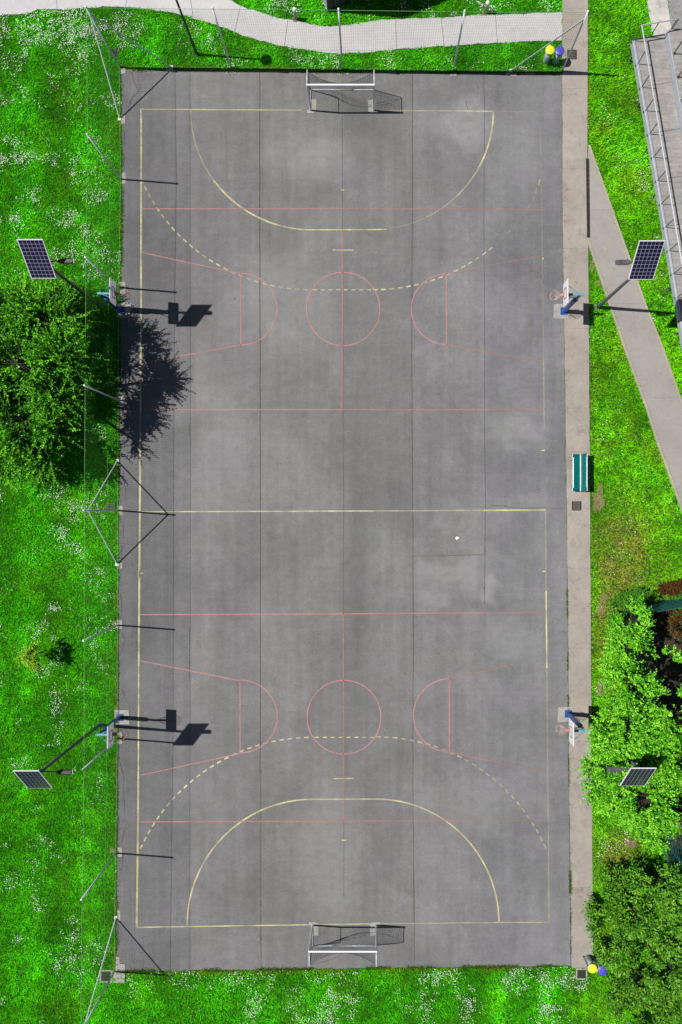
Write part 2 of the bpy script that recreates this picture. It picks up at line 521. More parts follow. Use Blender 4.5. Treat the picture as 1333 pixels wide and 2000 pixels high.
# ground sheet
mb = MB(); R_ = 160
mb.add([(-R_, -R_, ZG), (R_, -R_, ZG), (R_, R_, ZG), (-R_, R_, ZG)], [(0, 1, 2, 3)])
structure(mb.build('ground', M['ground']))
def rough(poly, amp, step=.12, seed=1):
    r = random.Random(seed); o = []; n = len(poly); c = 0
    for i in range(n):
        a = Vector(poly[i]); b = Vector(poly[(i + 1) % n]); L = (b - a).length
        k = max(1, int(L / step)); t = (b - a).normalized(); nn = Vector((-t.y, t.x))
        for q in range(k):
            c = c * .72 + r.gauss(0, amp * .7)
            p = a.lerp(b, q / k) + nn * (c if q else 0)
            o.append((p.x, p.y))
    return o
for nm, poly, z, mt in (('court', court, 0.0, 'asphalt'), ('pavement', pave, .022, 'pave'), ('path', top_path, .004, 'path'),
                        ('path', diag, .012, 'walk'), ('path', stone, .004, 'stone'), ('gravel', gravel, .0, 'gravel')):
    mb = MB(); mb.slab(rough(poly, {'asphalt': .016, 'path': .022, 'pave': .006, 'walk': .004}.get(mt, .03), .12, len(poly)), -.25, z); structure(mb.build(nm, M[mt]))


def strip(mb, pts, w, z, wear=None, step=.25, w1=None):
    """flat painted strip along a world polyline"""
    pts = [Vector((p[0], p[1])) for p in pts]
    out = [pts[0]]
    for a, b in zip(pts[:-1], pts[1:]):
        n = max(1, int((b - a).length / step))
        out += [a.lerp(b, i / n) for i in range(1, n + 1)]
    b0 = len(mb.v)
    for i, p in enumerate(out):
        t = (out[min(i + 1, len(out) - 1)] - out[max(i - 1, 0)]).normalized()
        n = Vector((-t.y, t.x)) * (w / 2 if w1 is None else (w + (w1 - w) * i / len(out)) / 2)
        mb.v += [(p.x + n.x, p.y + n.y, z), (p.x - n.x, p.y - n.y, z)]
        if mb.wear is not None: mb.wear += [wear, wear]
    for i in range(len(out) - 1):
        k = b0 + 2 * i
        mb.f.append((k + 1, k + 3, k + 2, k)); mb.mi.append(0)


# kerbs of the side path
mb = MB()
def offset_poly(pts, d):
    o = []
    for i, p in enumerate(pts):
        a = Vector(pts[max(i - 1, 0)]); b = Vector(pts[min(i + 1, len(pts) - 1)])
        t = (b - a).normalized(); o.append((p[0] - t.y * d, p[1] + t.x * d))
    return o
for pts, s_ in ((P(*dl), 1), (P(*dr), 1)):
    inner = pts; outer = offset_poly(pts, -.11 * s_)
    mb.slab(inner + outer[::-1], -.2, .05)
structure(mb.build('path_kerb', M['kerb']))

# joints in the asphalt and the paths
mb = MB()
for pts, w in (([(371.5, 140), (372.5, 700), (371, 1894)], .018), ([(508, 141), (508, 500), (509, 1000), (508.5, 1500), (510, 1892)], .036),
               ([(669, 143), (671, 1000), (672, 1750)], .016), ([(806, 142), (805, 700), (808, 1200), (807, 1500), (809.5, 1888)], .024), ([(946, 143), (946, 500), (948, 1000), (947, 1180)], .022)):
    q = []
    for (x0, y0), (x1, y1) in zip(pts[:-1], pts[1:]):
        n = 14
        for i in range(n): q.append((x0 + (x1 - x0) * i / n + random.uniform(-.5, .5), y0 + (y1 - y0) * i / n))
    q.append(pts[-1])
    strip(mb, P(*q), w, .003)
for a, b in (((470, 12), (459, 62)), ((563, 36), (556, 91)), ((773, 38.5), (775, 96.5)), ((862, 34.5), (868, 90)), ((968, 29), (972, 84.5)), ((372, -5), (378, 35)), ((250, -20), (246, 13.5)), ((110, -20), (112, 17))):
    strip(mb, P(a, b), .018, .0075)
structure(mb.build('surface_joints', M['seam']))
mb = MB()
for pts, w in (([(509.5, 1500), (509.7, 1700), (510.5, 1892)], .045), ([(807, 1086), (880, 1085), (947, 1083), (948, 1030)], .035), ([(809, 1700), (810, 1760), (810, 1888)], .03)):
    strip(mb, P(*pts), w, .0045)
structure(mb.build('mossy_joints', M['moss']))

# cracks near the court edge
mb = MB()
ck = [[(258, 142), (261, 158), (265, 166), (271, 177), (275, 180)], [(271, 178), (262, 190), (256, 199), (251, 212), (249, 219)], [(263, 182), (258, 192), (253, 201)],
      [(244, 256), (243.5, 270), (244, 283)], [(242, 300), (242, 326)], [(242, 920), (243, 940), (246, 957), (246.5, 987)], [(241, 1020), (242, 1052)], [(240, 1066), (238, 1090), (236, 1098)],
      [(236, 1160), (238, 1175), (237, 1195)], [(240, 1236), (242, 1245), (247, 1251), (242, 1256), (240, 1272)], [(266, 1252), (268, 1262)], [(239, 1345), (243, 1360), (250, 1371)], [(265, 1390), (263, 1402)],
      [(236, 1490), (240, 1507), (243, 1520), (241, 1540), (243, 1556), (243, 1600), (239, 1608)], [(243, 1620), (241, 1632), (238, 1644), (236, 1646)], [(241, 1668), (239, 1690), (237, 1705)], [(231, 1780), (233, 1850)],
      [(958, 987), (985, 988), (1003, 992), (1030, 993), (1055, 991.5), (1075, 992), (1103, 994.5)], [(945, 1146), (947, 1152), (947, 1161)], [(910, 198), (912, 206), (915, 215)], [(934, 168), (935, 174)],
      [(1104, 860), (1102, 880), (1104, 905)], [(1110, 1180), (1110, 1300)], [(1113, 1600), (1115, 1760)], [(370, 1225), (371, 1262), (370, 1300), (370.5, 1330)], [(370, 830), (371.5, 870)]]
for c in ck:
    q = []
    for (x0, y0), (x1, y1) in zip(c[:-1], c[1:]):
        n = max(1, int(math.hypot(x1 - x0, y1 - y0) / 4))
        for i in range(n): q.append((x0 + (x1 - x0) * i / n + random.uniform(-.6, .6), y0 + (y1 - y0) * i / n + random.uniform(-.4, .4)))
    q.append(c[-1])
    strip(mb, P(*q), .022, .0035, w1=.010)
structure(mb.build('court_cracks', M['crack']))

# painted lines ------------------------------------------------------
yl = MB(); yl.wear = []
rd = MB(); rd.wear = []
def Y(pts, wear=.3, w=.057): strip(yl, P(*pts), w, .006, wear)
def Rr(pts, wear=.35, w=.056): strip(rd, P(*pts), w, .010, wear * .74)
def arc(cx, cy, rx, ry, a0, a1, n=48):
    return [(cx + rx * math.cos(math.radians(a0 + (a1 - a0) * i / n)), cy + ry * math.sin(math.radians(a0 + (a1 - a0) * i / n))) for i in range(n + 1)]
Y([(276, 214), (276, 600), (273.6, 1000), (271.5, 1300), (270.3, 1600), (267.5, 1811)], .10, .088)
Y([(274, 213.5), (450, 214.5), (590, 215.3)], .36); Y([(735, 216), (850, 216.6), (905, 217)], .5); Y([(905, 217), (964, 217.6)], .1); Y([(964, 217.6), (1058, 218.5)], .85)
Y([(1056, 250), (1058, 350), (1060, 500), (1062, 700)], .80); Y([(1062, 700), (1063.5, 840)], .55); Y([(1063.5, 840), (1066, 990)], .95)
Y([(1066, 996), (1067, 1155)], .62); Y([(1067, 1155), (1068.5, 1305)], .05, .075); Y([(1068.5, 1305), (1071, 1600), (1073, 1802)], .66)
Y([(266, 1811), (450, 1808.3), (600, 1806)], .12); Y([(600, 1806), (735, 1804)], .3); Y([(735, 1804), (965, 1801.8)], .55); Y([(965, 1801.8), (975, 1801.5)], .1); Y([(975, 1801.5), (1073, 1801)], .4)
Y([(274, 999.5), (640, 998.3)], .16); Y([(640, 998.3), (730, 998)], .0); Y([(730, 998), (945, 996.8)], .42); Y([(945, 996.8), (1066, 996)], .06, .075)
a = arc(610, 215, 237, 234, 180, 90); Y(a[:20], .62); Y(a[19:40], .05, .075); Y(a[39:], .25); Y([(610, 449), (729, 448.6)], .12); Y([(729, 448.6), (756, 448)], .0)
a = arc(729, 217, 235, 231.5, 90, 0); Y(a[4:15], .75); Y(a[14:34], .42); Y(a[33:], .02, .075)
a = arc(611, 1807, 245, 246, 180, 270); Y(a, .08, .072); Y([(611, 1561), (735, 1560.5)], .2); Y(arc(735, 1803, 240, 242.5, 270, 360), .14, .072)
def dashes(cx, cy, rx, ry, a0, a1, wf, nd):
    for i in range(nd):
        t0 = a0 + (a1 - a0) * i / nd; t1 = a0 + (a1 - a0) * (i + .55) / nd
        Y(arc(cx, cy, rx, ry, t0, t1, 4), wf(i / nd), .068)
def bump_w(t): return .10 if .12 < t < .6 else .45
dashes(609, 215, 360, 351, 157.5, 90, bump_w, 26); dashes(729, 217, 360, 349, 90, 22.5, lambda t: .12 if t < .45 else (.3 if t < .6 else .78), 26)
for i in range(8): Y([(612 + i * 15, 566), (620 + i * 15, 566)], .22)
dashes(611, 1807, 368, 367, 201.5, 270, lambda t: .0 if t < .62 else .2, 27); dashes(735, 1803, 362, 364, 270, 337.5, lambda t: .3 if t < .3 else .42, 26)
for i in range(8): Y([(615 + i * 15.5, 1440), (623 + i * 15.5, 1439.8)], .14)
Y([(650, 488.5), (690, 488.5)], .05); Y([(666, 371), (673, 371)], .0); Y([(652, 1520.5), (692, 1520)], .25); Y([(668, 1641), (676, 1641)], .0)
Y([(1058, 879.5), (1065, 879.5)], .0); Y([(1060, 1116), (1067, 1116)], .0); Y([(272, 1113), (272, 1127)], .0, .12); Y([(272, 1120), (280, 1120)], .0); Y([(1059, 505), (1062, 505)], .0, .1); Y([(1061, 720), (1064, 720)], .1, .1)
Y([(1055, 350), (1052, 362)], .35); Y([(1049, 368), (1046, 377)], .5)
Rr([(669, 449), (669.5, 600), (668.5, 798)], .42); Rr([(671, 1197), (672, 1400), (672, 1604)], .46)
Rr([(277, 408), (380, 408)], .25); Rr([(380, 408), (669, 408)], .42); Rr([(669, 408), (960, 409), (1066, 410)], .66)
Rr([(277, 800), (340, 800)], .5); Rr([(340, 800), (669, 800)], .3); Rr([(669, 800), (1065, 800)], .52)
Rr([(275, 1200.5), (367, 1200)], .12); Rr([(367, 1200), (750, 1198.4)], .22); Rr([(750, 1198.4), (945, 1197)], .32); Rr([(945, 1197), (1068, 1196)], .62)
Rr([(273, 1605), (367, 1604.6)], .08); Rr([(367, 1604.6), (669, 1603.5)], .36); Rr([(669, 1603.5), (900, 1602)], .55); Rr([(900, 1602), (1068, 1601)], .7)
Rr(arc(671, 603.5, 71.5, 71.5, 0, 360, 90), .12); Rr(arc(672.5, 1400.5, 72, 72, 0, 360, 90), .10)
Rr([(471, 534), (471, 674)], .2); Rr(arc(471, 604, 71, 70, -90, 90), .22)
Rr([(277, 493), (372, 514)], .22); Rr([(372, 514), (471, 535)], .42); Rr([(471, 673.5), (342, 698)], .42); Rr([(342, 698), (277, 711)], .4)
Rr([(873, 535), (873, 673)], .2); Rr(arc(874, 604, 70, 69, 90, 270), .12); Rr([(873, 535), (930, 523)], .5); Rr([(930, 523), (1062, 499)], .76); Rr([(873, 673.5), (950, 688)], .55); Rr([(950, 688), (1062, 707)], .7)
Rr([(469.5, 1329), (469.5, 1468)], .2); Rr(arc(470, 1399, 72.5, 71, -90, 90), .12)
Rr([(275, 1290.5), (470, 1329.5)], .08); Rr([(275, 1514), (470, 1471.5)], .18)
Rr([(878, 1325), (878, 1468)], .16); Rr(arc(879, 1397, 71, 71.5, 90, 270), .02); Rr([(878, 1325.5), (1000, 1298)], .68); Rr([(878, 1468.5), (960, 1486)], .5); Rr([(960, 1486), (1062, 1507)], .74)
structure(yl.build('yellow_line_markings', M['yellow']))
structure(rd.build('red_line_markings', M['red']))

# bare soil
def blob(cx, cy, rx, ry, seed, n=26):
    r = random.Random(seed); o = []
    ph = [r.uniform(0, 6.28) for _ in range(5)]
    for i in range(n):
        a = 2 * math.pi * i / n
        k = 1 + sum(.13 * math.sin((j + 2) * a + ph[j]) for j in range(5)) + r.uniform(-.08, .08)
        o.append((cx + rx * k * math.cos(a), cy + ry * k * math.sin(a)))
    return o
SOILS = [(1170, 975, 11, 26), (1174, 1190, 7, 16), (1180, 1168, 7, 9), (1255, 742, 4, 22), (1170, 552, 9, 5), (1157, 520, 3, 16),
         (1232, 1648, 14, 9), (1206, 1690, 6, 11), (1171, 1345, 5, 16), (1170, 1440, 5, 22), (1219, 1962, 6, 6), (236, 1384, 8, 6), (222, 1420, 6, 9), (226, 1218, 7, 5), (220, 1661, 6, 5), (1195, 1265, 5, 12)]
mb = MB()
for i, s_ in enumerate(SOILS):
    mb.slab(P(*blob(*s_, 40 + i)), -.2, -.018 + .0004 * i)
structure(mb.build('bare_soil', M['soil']))
mb = MB(); mb.slab(P((1262, 1196), (1460, 1170), (1460, 1800), (1320, 1800), (1300, 1640)), -.2, -.008)
structure(mb.build('garden_soil', M['dark_soil']))

# ------------------------------------------------------------------ grass and daisies
def field(n, x0, x1, y0, y1):
    return rng.uniform(x0, x1, n), rng.uniform(y0, y1, n)
HARD = [court, pave, top_path, diag, stone, gravel]
soilP = [P(*blob(*s_, 40 + i)) for i, s_ in enumerate(SOILS)]
GRATES = [(223.5, 104, 16, 16), (1117, 107.5, 18, 18), (215.5, 990, 18, 14), (1126, 988, 18, 18), (207.5, 1907, 25, 25), (1136, 1902, 24, 20)]
def grass_ok(x, y):
    ok = np.ones(x.shape, bool)
    for p in HARD: ok &= ~inpoly(x, y, p)
    for (gx, gy, w, h) in GRATES:
        cx, cy = G(gx, gy)
        ok &= ~((np.abs(x - cx) < w / 80 - .02) & (np.abs(y - cy) < h / 80 - .02))
    return ok
XA, YA = G(-90, 2090); XB, YB = G(1430, -110)
NB = 1150000
x, y = field(NB, XA, XB, YA, YB)
ok = grass_ok(x, y)
x, y = x[ok], y[ok]
px = x * S + NX; py = NY - y * S
insoil = np.zeros(x.shape, bool)
for p in soilP: insoil |= inpoly(x, y, p)
gs = P((1262, 1196), (1460, 1170), (1460, 1800), (1320, 1800), (1300, 1640))
keep = ~(insoil & (rng.random(x.shape) < .60)) & ~(inpoly(x, y, gs) & (rng.random(x.shape) < .93))
x, y, px, py = x[keep], y[keep], px[keep], py[keep]
insoil = insoil[keep]
n = x.size
big = fbm(x * .45, y * .45, 3); med = fbm(x * 1.6, y * 1.6, 9); fine = fbm(x * 5, y * 5, 21, 3)
right = np.clip((px - 1100) / 60, 0, 1)
stripe = .5 + .5 * np.sin(px / 40 * 2.2 + 3 * fbm(x * .3, y * .15, 31))
base = np.stack([np.full(n, .0480), np.full(n, .365), np.full(n, .0020)], 1)
rbase = np.stack([np.full(n, .098), np.full(n, .400), np.full(n, .0030)], 1)
col = base * (1 - right[:, None]) + rbase * right[:, None]
dark = np.clip((big - .42) * 3.2, -.8, 1.0)
lime = np.clip((fbm(x * .8 - 30, y * .8, 47) - .47) * 4, 0, 1)
col = col + lime[:, None] * np.array([.034, .040, 0]) * (.6 + .6 * right)[:, None]
col *= (1 + .38 * dark)[:, None]
col *= (1 + .9 * (med - .5) + 1.0 * (fine - .5))[:, None]
col *= (1 - .16 * (1 - right) * (stripe - .5) * 2)[:, None]
yel = np.clip((fbm(x * .7 + 50, y * .7, 55) - .54) * 4, 0, 1) * (.14 + .3 * right)
edge = segdist(x, y, court + court[:1])
yel = np.maximum(yel, np.clip(1 - edge / .35, 0, 1) * np.clip(fbm(x * 1.2, y * 1.2, 71) * 2.6 - .9, 0, 1))
pe = segdist(x, y, [G(*p) for p in ((1148, 0), (1147.5, 290), (1152, 880), (1154, 1200), (1157, 1640))])
yel = np.maximum(yel, np.clip(1 - pe / .3, 0, 1) * np.clip(fbm(x * 1.4, y * 1.4, 73) * 2.4 - .9, 0, 1))
zone = 1.25 * np.exp(-(((px - 1222) / 62) ** 2 + ((py - 1085) / 95) ** 2)) + .9 * np.exp(-(((px - 1185) / 26) ** 2 + ((py - 1240) / 110) ** 2)) + .9 * np.exp(-(((px - 1210) / 45) ** 2 + ((py - 1680) / 60) ** 2))
yel = np.maximum(yel, np.clip(zone, 0, 1) * np.clip(fbm(x * 1.3, y * 1.3, 77) * 2.6 - .50, 0, 1))
ycol = np.stack([np.full(n, .210), np.full(n, .235), np.full(n, .006)], 1)
zz = np.clip(zone, 0, 1)[:, None]
ycol = ycol * (1 - .6 * zz) + np.array([.34, .29, .035]) * .6 * zz
col = col * (1 - .8 * yel[:, None]) + ycol * .8 * yel[:, None]
straw = (rng.random(n) < .003 + .16 * yel + .26 * np.clip(zone, 0, 1) * (fine > .42) + .35 * insoil)
col[straw] = np.array([.27, .22, .085]) * rng.uniform(.6, 1.1, straw.sum())[:, None]
col *= (rng.uniform(.42, 1.0, n) * 1.42)[:, None]
ln = rng.uniform(.07, .17, n) * (.75 + .6 * med); wd = rng.uniform(.010, .022, n)
az = rng.uniform(0, 2 * np.pi, n) + 1.2 * (big - .5); lean = np.radians(rng.uniform(25, 78, n))
d = np.stack([np.cos(az) * np.sin(lean), np.sin(az) * np.sin(lean), np.cos(lean)], 1)
sd = np.stack([-np.sin(az), np.cos(az), np.zeros(n)], 1)
p0 = np.stack([x, y, np.full(n, ZG)], 1)
V = np.stack([p0 - sd * wd[:, None], p0 + sd * wd[:, None], p0 + d * (ln * .62)[:, None] + sd * (wd * .7)[:, None], p0 + d * ln[:, None] - np.array([0, 0, 1]) * (ln * .12)[:, None]], 1)
g = npmesh('grass', V, 4, M['blade'], col)
tag(g, 'bright green meadow grass growing all round the grey court', 'grass', kind='stuff')

# weeds along the court and pavement edges
wx = []; wy = []
def weed(pts, n, s=.04, gaps=True):
    P2 = P(*pts); L = [0]
    for a, b in zip(P2[:-1], P2[1:]): L.append(L[-1] + math.hypot(b[0] - a[0], b[1] - a[1]))
    for _ in range(n):
        u = random.random() * L[-1]
        if gaps and vnoise(np.array([u * 1.1]), np.array([pts[0][0]]), 91)[0] < .5: continue
        for k in range(len(L) - 1):
            if u <= L[k + 1]:
                f = (u - L[k]) / (L[k + 1] - L[k]); a, b = P2[k], P2[k + 1]
                wx.append(a[0] + (b[0] - a[0]) * f + random.gauss(0, s)); wy.append(a[1] + (b[1] - a[1]) * f + random.gauss(0, s)); break
weed([(1108, 1150), (1109.5, 1300), (1110.5, 1420)], 1100, .018); weed([(1110.5, 1420), (1113, 1600), (1115.5, 1880)], 700, .016); weed([(1114, 1700), (1114.5, 1745)], 500, .03, False)
weed([(229, 1897), (670, 1891), (1116, 1886)], 5200, .05); weed([(238, 137), (669, 141), (1098, 143.5)], 2600, .03)
for (ax, ay) in ((452, 141), (669, 143), (886, 143), (1090, 146), (240, 562), (236, 1442), (243, 1402)): weed([(ax - 8, ay), (ax + 8, ay + .1)], 130, .05, False)
weed([(240, 350), (236, 700)], 900, .03); weed([(233, 1000), (230, 1600), (229, 1890)], 1500, .03)
wx = np.array(wx); wy = np.array(wy); n = wx.size
az = rng.uniform(0, 6.28, n); lean = np.radians(rng.uniform(20, 70, n)); ln = rng.uniform(.05, .12, n); wd = rng.uniform(.008, .016, n)
d = np.stack([np.cos(az) * np.sin(lean), np.sin(az) * np.sin(lean), np.cos(lean)], 1); sd = np.stack([-np.sin(az), np.cos(az), 0 * az], 1)
p0 = np.stack([wx, wy, np.zeros(n)], 1)
V = np.stack([p0 - sd * wd[:, None], p0 + sd * wd[:, None], p0 + d * ln[:, None]], 1)
wc = np.where((rng.random(n) < .45)[:, None], np.array([.10, .12, .015]), np.array([.03, .13, .006])) * rng.uniform(.6, 1.3, n)[:, None]
tag(npmesh('edge_weeds', V, 3, M['blade'], wc), 'thin tufts of weeds along the cracked edges of the court', 'weeds', kind='stuff')

# specks of leaf litter and grit on the hard surfaces
n = 520
x = rng.uniform(-12.3, 9.8, n); y = rng.uniform(-22.3, 21.4, n)
y[:60] = rng.uniform(-22, 21, 60); x[:60] = G(1105, 0)[0] + rng.normal(0, .5, 60)
q = inpoly(x, y, court) | inpoly(x, y, pave); x, y = x[q], y[q]; n = x.size
az = rng.uniform(0, 6.28, n); ra = rng.uniform(.006, .022, n); zt = np.where(inpoly(x, y, pave), .030, .014)
V = np.stack([np.stack([x + np.cos(az + k * 1.57) * ra * (1 if k % 2 else .5), y + np.sin(az + k * 1.57) * ra * (1 if k % 2 else .5), zt + rng.uniform(0, .008, n)], 1) for k in range(4)], 1)
pc = np.array([(.5, .5, .48), (.32, .27, .16), (.03, .025, .02), (.10, .14, .03)])[rng.choice(4, n, p=[.34, .2, .34, .12])] * rng.uniform(.7, 1.2, n)[:, None]
tag(npmesh('leaf_litter', V, 4, M['blade'], pc), 'tiny scattered specks of grit and leaf litter on the court', 'leaf litter', kind='stuff')

# daisies
n0 = 1500000
x, y = field(n0, XA, XB, YA, YB)
px = x * S + NX; py = NY - y * S
cl = fbm(x * 1.05, y * 1.05, 101, 4); cl2 = fbm(x * 3.1, y * 3.1, 131, 3)
dens = np.zeros(n0)
def zone_(cx, cy, rx, ry, k): return k * np.exp(-(((px - cx) / rx) ** 2 + ((py - cy) / ry) ** 2))
leftm = (px < 236)
pres = .12 * leftm * (py < 560) + .10 * leftm * (py > 920) * (py < 1250) - .06 * leftm * (py > 1250)
pres = pres + zone_(90, 60, 110, 50, .72) + zone_(175, 85, 42, 38, .55) + zone_(230, 80, 40, 30, .2) + zone_(40, 60, 50, 40, .15) + zone_(150, 200, 80, 110, .10) + zone_(330, 80, 90, 45, .17) + zone_(560, 110, 130, 22, .16) + zone_(800, 120, 250, 24, .10)
pres = pres + ((py > 1895) & (px > 230) & (px < 1190)) * .12 + zone_(1000, 1955, 170, 45, .26) + zone_(370, 1950, 110, 50, .12) + zone_(620, 1960, 60, 30, .12)
pres = pres + ((py < 40) & (px > 440) & (px < 1100)) * .20 + zone_(1180, 690, 26, 50, .06) + zone_(1180, 200, 40, 200, .02) - .02
pres = pres + zone_(150, 280, 20, 25, .15) + zone_(80, 1010, 50, 60, .10) + zone_(120, 1090, 60, 50, .10) + zone_(80, 940, 90, 30, .10)
pr = np.clip((cl - .58) * 3.2 + pres * 1.35, 0, 1) * np.clip((cl2 - .27) * 2.6, 0, 1)
pr *= np.where(px > 1150, .35, 1.0)
ok = (rng.random(n0) < pr * .62) & grass_ok(x, y) & ~inpoly(x, y, gs)
x, y = x[ok], y[ok]; n = x.size
az = rng.uniform(0, 6.28, n); r = rng.uniform(.008, .019, n); z = rng.uniform(.03, .10, n)
tilt = rng.normal(0, .35, (n, 2))
K = 6; V = np.zeros((n, K, 3))
for k in range(K):
    a = az + 2 * np.pi * k / K
    ex, ey = np.cos(a) * r, np.sin(a) * r
    V[:, k, 0] = x + ex; V[:, k, 1] = y + ey; V[:, k, 2] = z + ex * tilt[:, 0] + ey * tilt[:, 1]
tag(npmesh('daisies', V, K, M['petal']), 'small white daisies flowering in drifts over the grass', 'flowers', kind='stuff')

# ------------------------------------------------------------------ trees and shrubs
def crown(name, parent, off, lobes, ntw, tl, nl, ll, lw, pal, seed, mat='leaf', thr=.40, nscale=1.1, up=.35, tmin=.45, spread=.8, zmin=-.25, outl=.9):
    r = np.random.default_rng(seed)
    L = np.array(lobes, float)
    w = L[:, 3] * L[:, 4] + .5 * L[:, 3] * L[:, 5]; w /= w.sum()
    idx = r.choice(len(L), ntw * 2, p=w)
    dr_ = r.normal(size=(ntw * 2, 3)); dr_ /= np.linalg.norm(dr_, axis=1)[:, None]
    dr_[:, 2] = np.where(dr_[:, 2] < zmin, -dr_[:, 2], dr_[:, 2])
    t = tmin + (1 - tmin) * r.random(ntw * 2) ** .6
    c = L[idx, :3]; rad = L[idx, 3:6]
    wob = .82 + .36 * fbm(dr_[:, 0] * 2.3 + idx * 3.1, dr_[:, 1] * 2.3 + dr_[:, 2] * 1.7, seed + 5, 3)
    p = c + dr_ * rad * (t * wob)[:, None]
    q = fbm((p[:, 0] + .6 * p[:, 2]) * nscale, (p[:, 1] - .5 * p[:, 2]) * nscale, seed + 9, 3)
    ok = (q > thr) & (p[:, 2] > .12)
    p, dr_, rad = p[ok][:ntw], dr_[ok][:ntw], rad[ok][:ntw]
    m = len(p)
    d = dr_ / rad; d /= np.linalg.norm(d, axis=1)[:, None]
    d = d * outl + np.array([0, 0, up]) + r.normal(0, .38, (m, 3)); d /= np.linalg.norm(d, axis=1)[:, None]
    tlen = r.uniform(tl[0], tl[1], m)
    tw = r.random(m)
    # leaves
    s_ = (np.arange(nl) + .5) / nl
    P0 = p[:, None, :] + d[:, None, :] * (tlen[:, None] * s_[None, :])[:, :, None]
    P0[:, :, 2] -= (s_[None, :] ** 2) * (.16 * tlen[:, None])
    up_ = np.array([0, 0, 1.0])
    side = np.cross(d, up_ + 1e-3); side /= np.linalg.norm(side, axis=1)[:, None] + 1e-9
    oth = np.cross(side, d)
    ang = np.arange(nl) * 2.4
    rot = side[:, None, :] * np.cos(ang)[None, :, None] + oth[:, None, :] * (np.sin(ang) * .55)[None, :, None]
    a = d[:, None, :] * .55 + rot * spread + r.normal(0, .28, (m, nl, 3)); a /= np.linalg.norm(a, axis=2)[:, :, None]
    nr = up_ + np.array([-.35, 0, 0]) + r.normal(0, .30, (m, nl, 3))
    b = np.cross(a, nr); b /= np.linalg.norm(b, axis=2)[:, :, None] + 1e-9
    size = r.uniform(.65, 1.25, (m, nl)) * (1.1 - .45 * s_)[None, :]
    la = (ll * size)[:, :, None]; lb = (lw * size)[:, :, None]
    cup = np.cross(b, a) * (lw * .25)
    V = np.stack([P0, P0 + a * la * .38 + b * lb * .9 + cup, P0 + a * la * .75 + b * lb * .7 + cup, P0 + a * la, P0 + a * la * .75 - b * lb * .7 + cup, P0 + a * la * .38 - b * lb * .9 + cup], 2).reshape(-1, 6, 3)
    pal = np.array(pal)
    f = np.clip(tw[:, None] * .75 + r.random((m, nl)) * .5 - .12, 0, .999) * (len(pal) - 1)
    i = f.astype(int); fr = (f - i)[:, :, None]
    C = (pal[i] * (1 - fr) + pal[np.minimum(i + 1, len(pal) - 1)] * fr) * r.uniform(.75, 1.25, (m, nl))[:, :, None]
    V -= np.array(off)[None, None, :]
    npmesh(name, V, 6, M[mat], C.reshape(-1, 3), parent)
    return p, d, tlen


def wooden(name, parent, off, base, lobes, tw, rt, seed, frac=.12, top=None):
    r = random.Random(seed)
    mb = MB()
    b = Vector(base)
    L0 = Vector((sum(l[0] for l in lobes) / len(lobes), sum(l[1] for l in lobes) / len(lobes), 0))
    fork = b.lerp(Vector((L0.x, L0.y, b.z)), .25); fork.z = top if top else 1.2
    mid = b.lerp(fork, .5) + Vector((r.uniform(-.08, .08), r.uniform(-.08, .08), 0))
    mb.tube([b - Vector((0, 0, .15)), b, mid, fork], [rt * 1.35, rt * 1.15, rt * .95, rt * .85], 9)
    ends = []
    for l in lobes:
        c = Vector(l[:3]); m = fork.lerp(c, .5) + Vector((r.uniform(-.2, .2), r.uniform(-.2, .2), r.uniform(0, .25)))
        t_ = c + Vector((0, 0, l[5] * .35))
        mb.tube([fork, m, c, t_], [rt * .6, rt * .45, rt * .3, rt * .16], 6)
        ends += [fork.lerp(m, .6), m, c, t_]
    p, d, tl = tw
    ii = list(range(len(p))); r.shuffle(ii)
    for i in ii[:int(len(p) * frac)]:
        q = Vector(p[i]); e = min(ends, key=lambda v: (v - q).length)
        tip = q + Vector(d[i]) * tl[i] * .9
        mb.tube([e, e.lerp(q, .55) + Vector((0, 0, -.06)), q, tip], [.028, .018, .011, .005], 4, False)
    for i in ii[int(len(p) * frac):int(len(p) * frac) + 2500]:
        q = Vector(p[i]); mb.tube([q - Vector(d[i]) * .12, q + Vector(d[i]) * tl[i] * .95], [.008, .003], 3, False)
    mb.build(name, M['bark'], parent, off, True)


def tree(name, base, lobes, label, cat, seed, trunk_r, crown_kw, group=None, fork=None, frac=.12):
    o = thing(name, base, label, cat, group)
    tw = crown('crown', o, base, lobes, seed=seed, **crown_kw)
    wooden('trunk', o, base, base, lobes, tw, trunk_r, seed, frac, fork)
    return o


DARKG = [(.010, .075, .002), (.034, .185, .003), (.090, .350, .006), (.185, .540, .018)]
BRIGHT = [(.018, .130, .004), (.065, .300, .008), (.150, .470, .016), (.300, .660, .050)]
LAUREL = [(.014, .090, .003), (.040, .170, .005), (.100, .280, .010), (.190, .400, .035)]
def LB(px, py, h, rx, ry, rz):
    k = (H - h) / H / S
    x, y = G(px, py, h)
    return (x, y, h, rx * k, ry * k, rz)

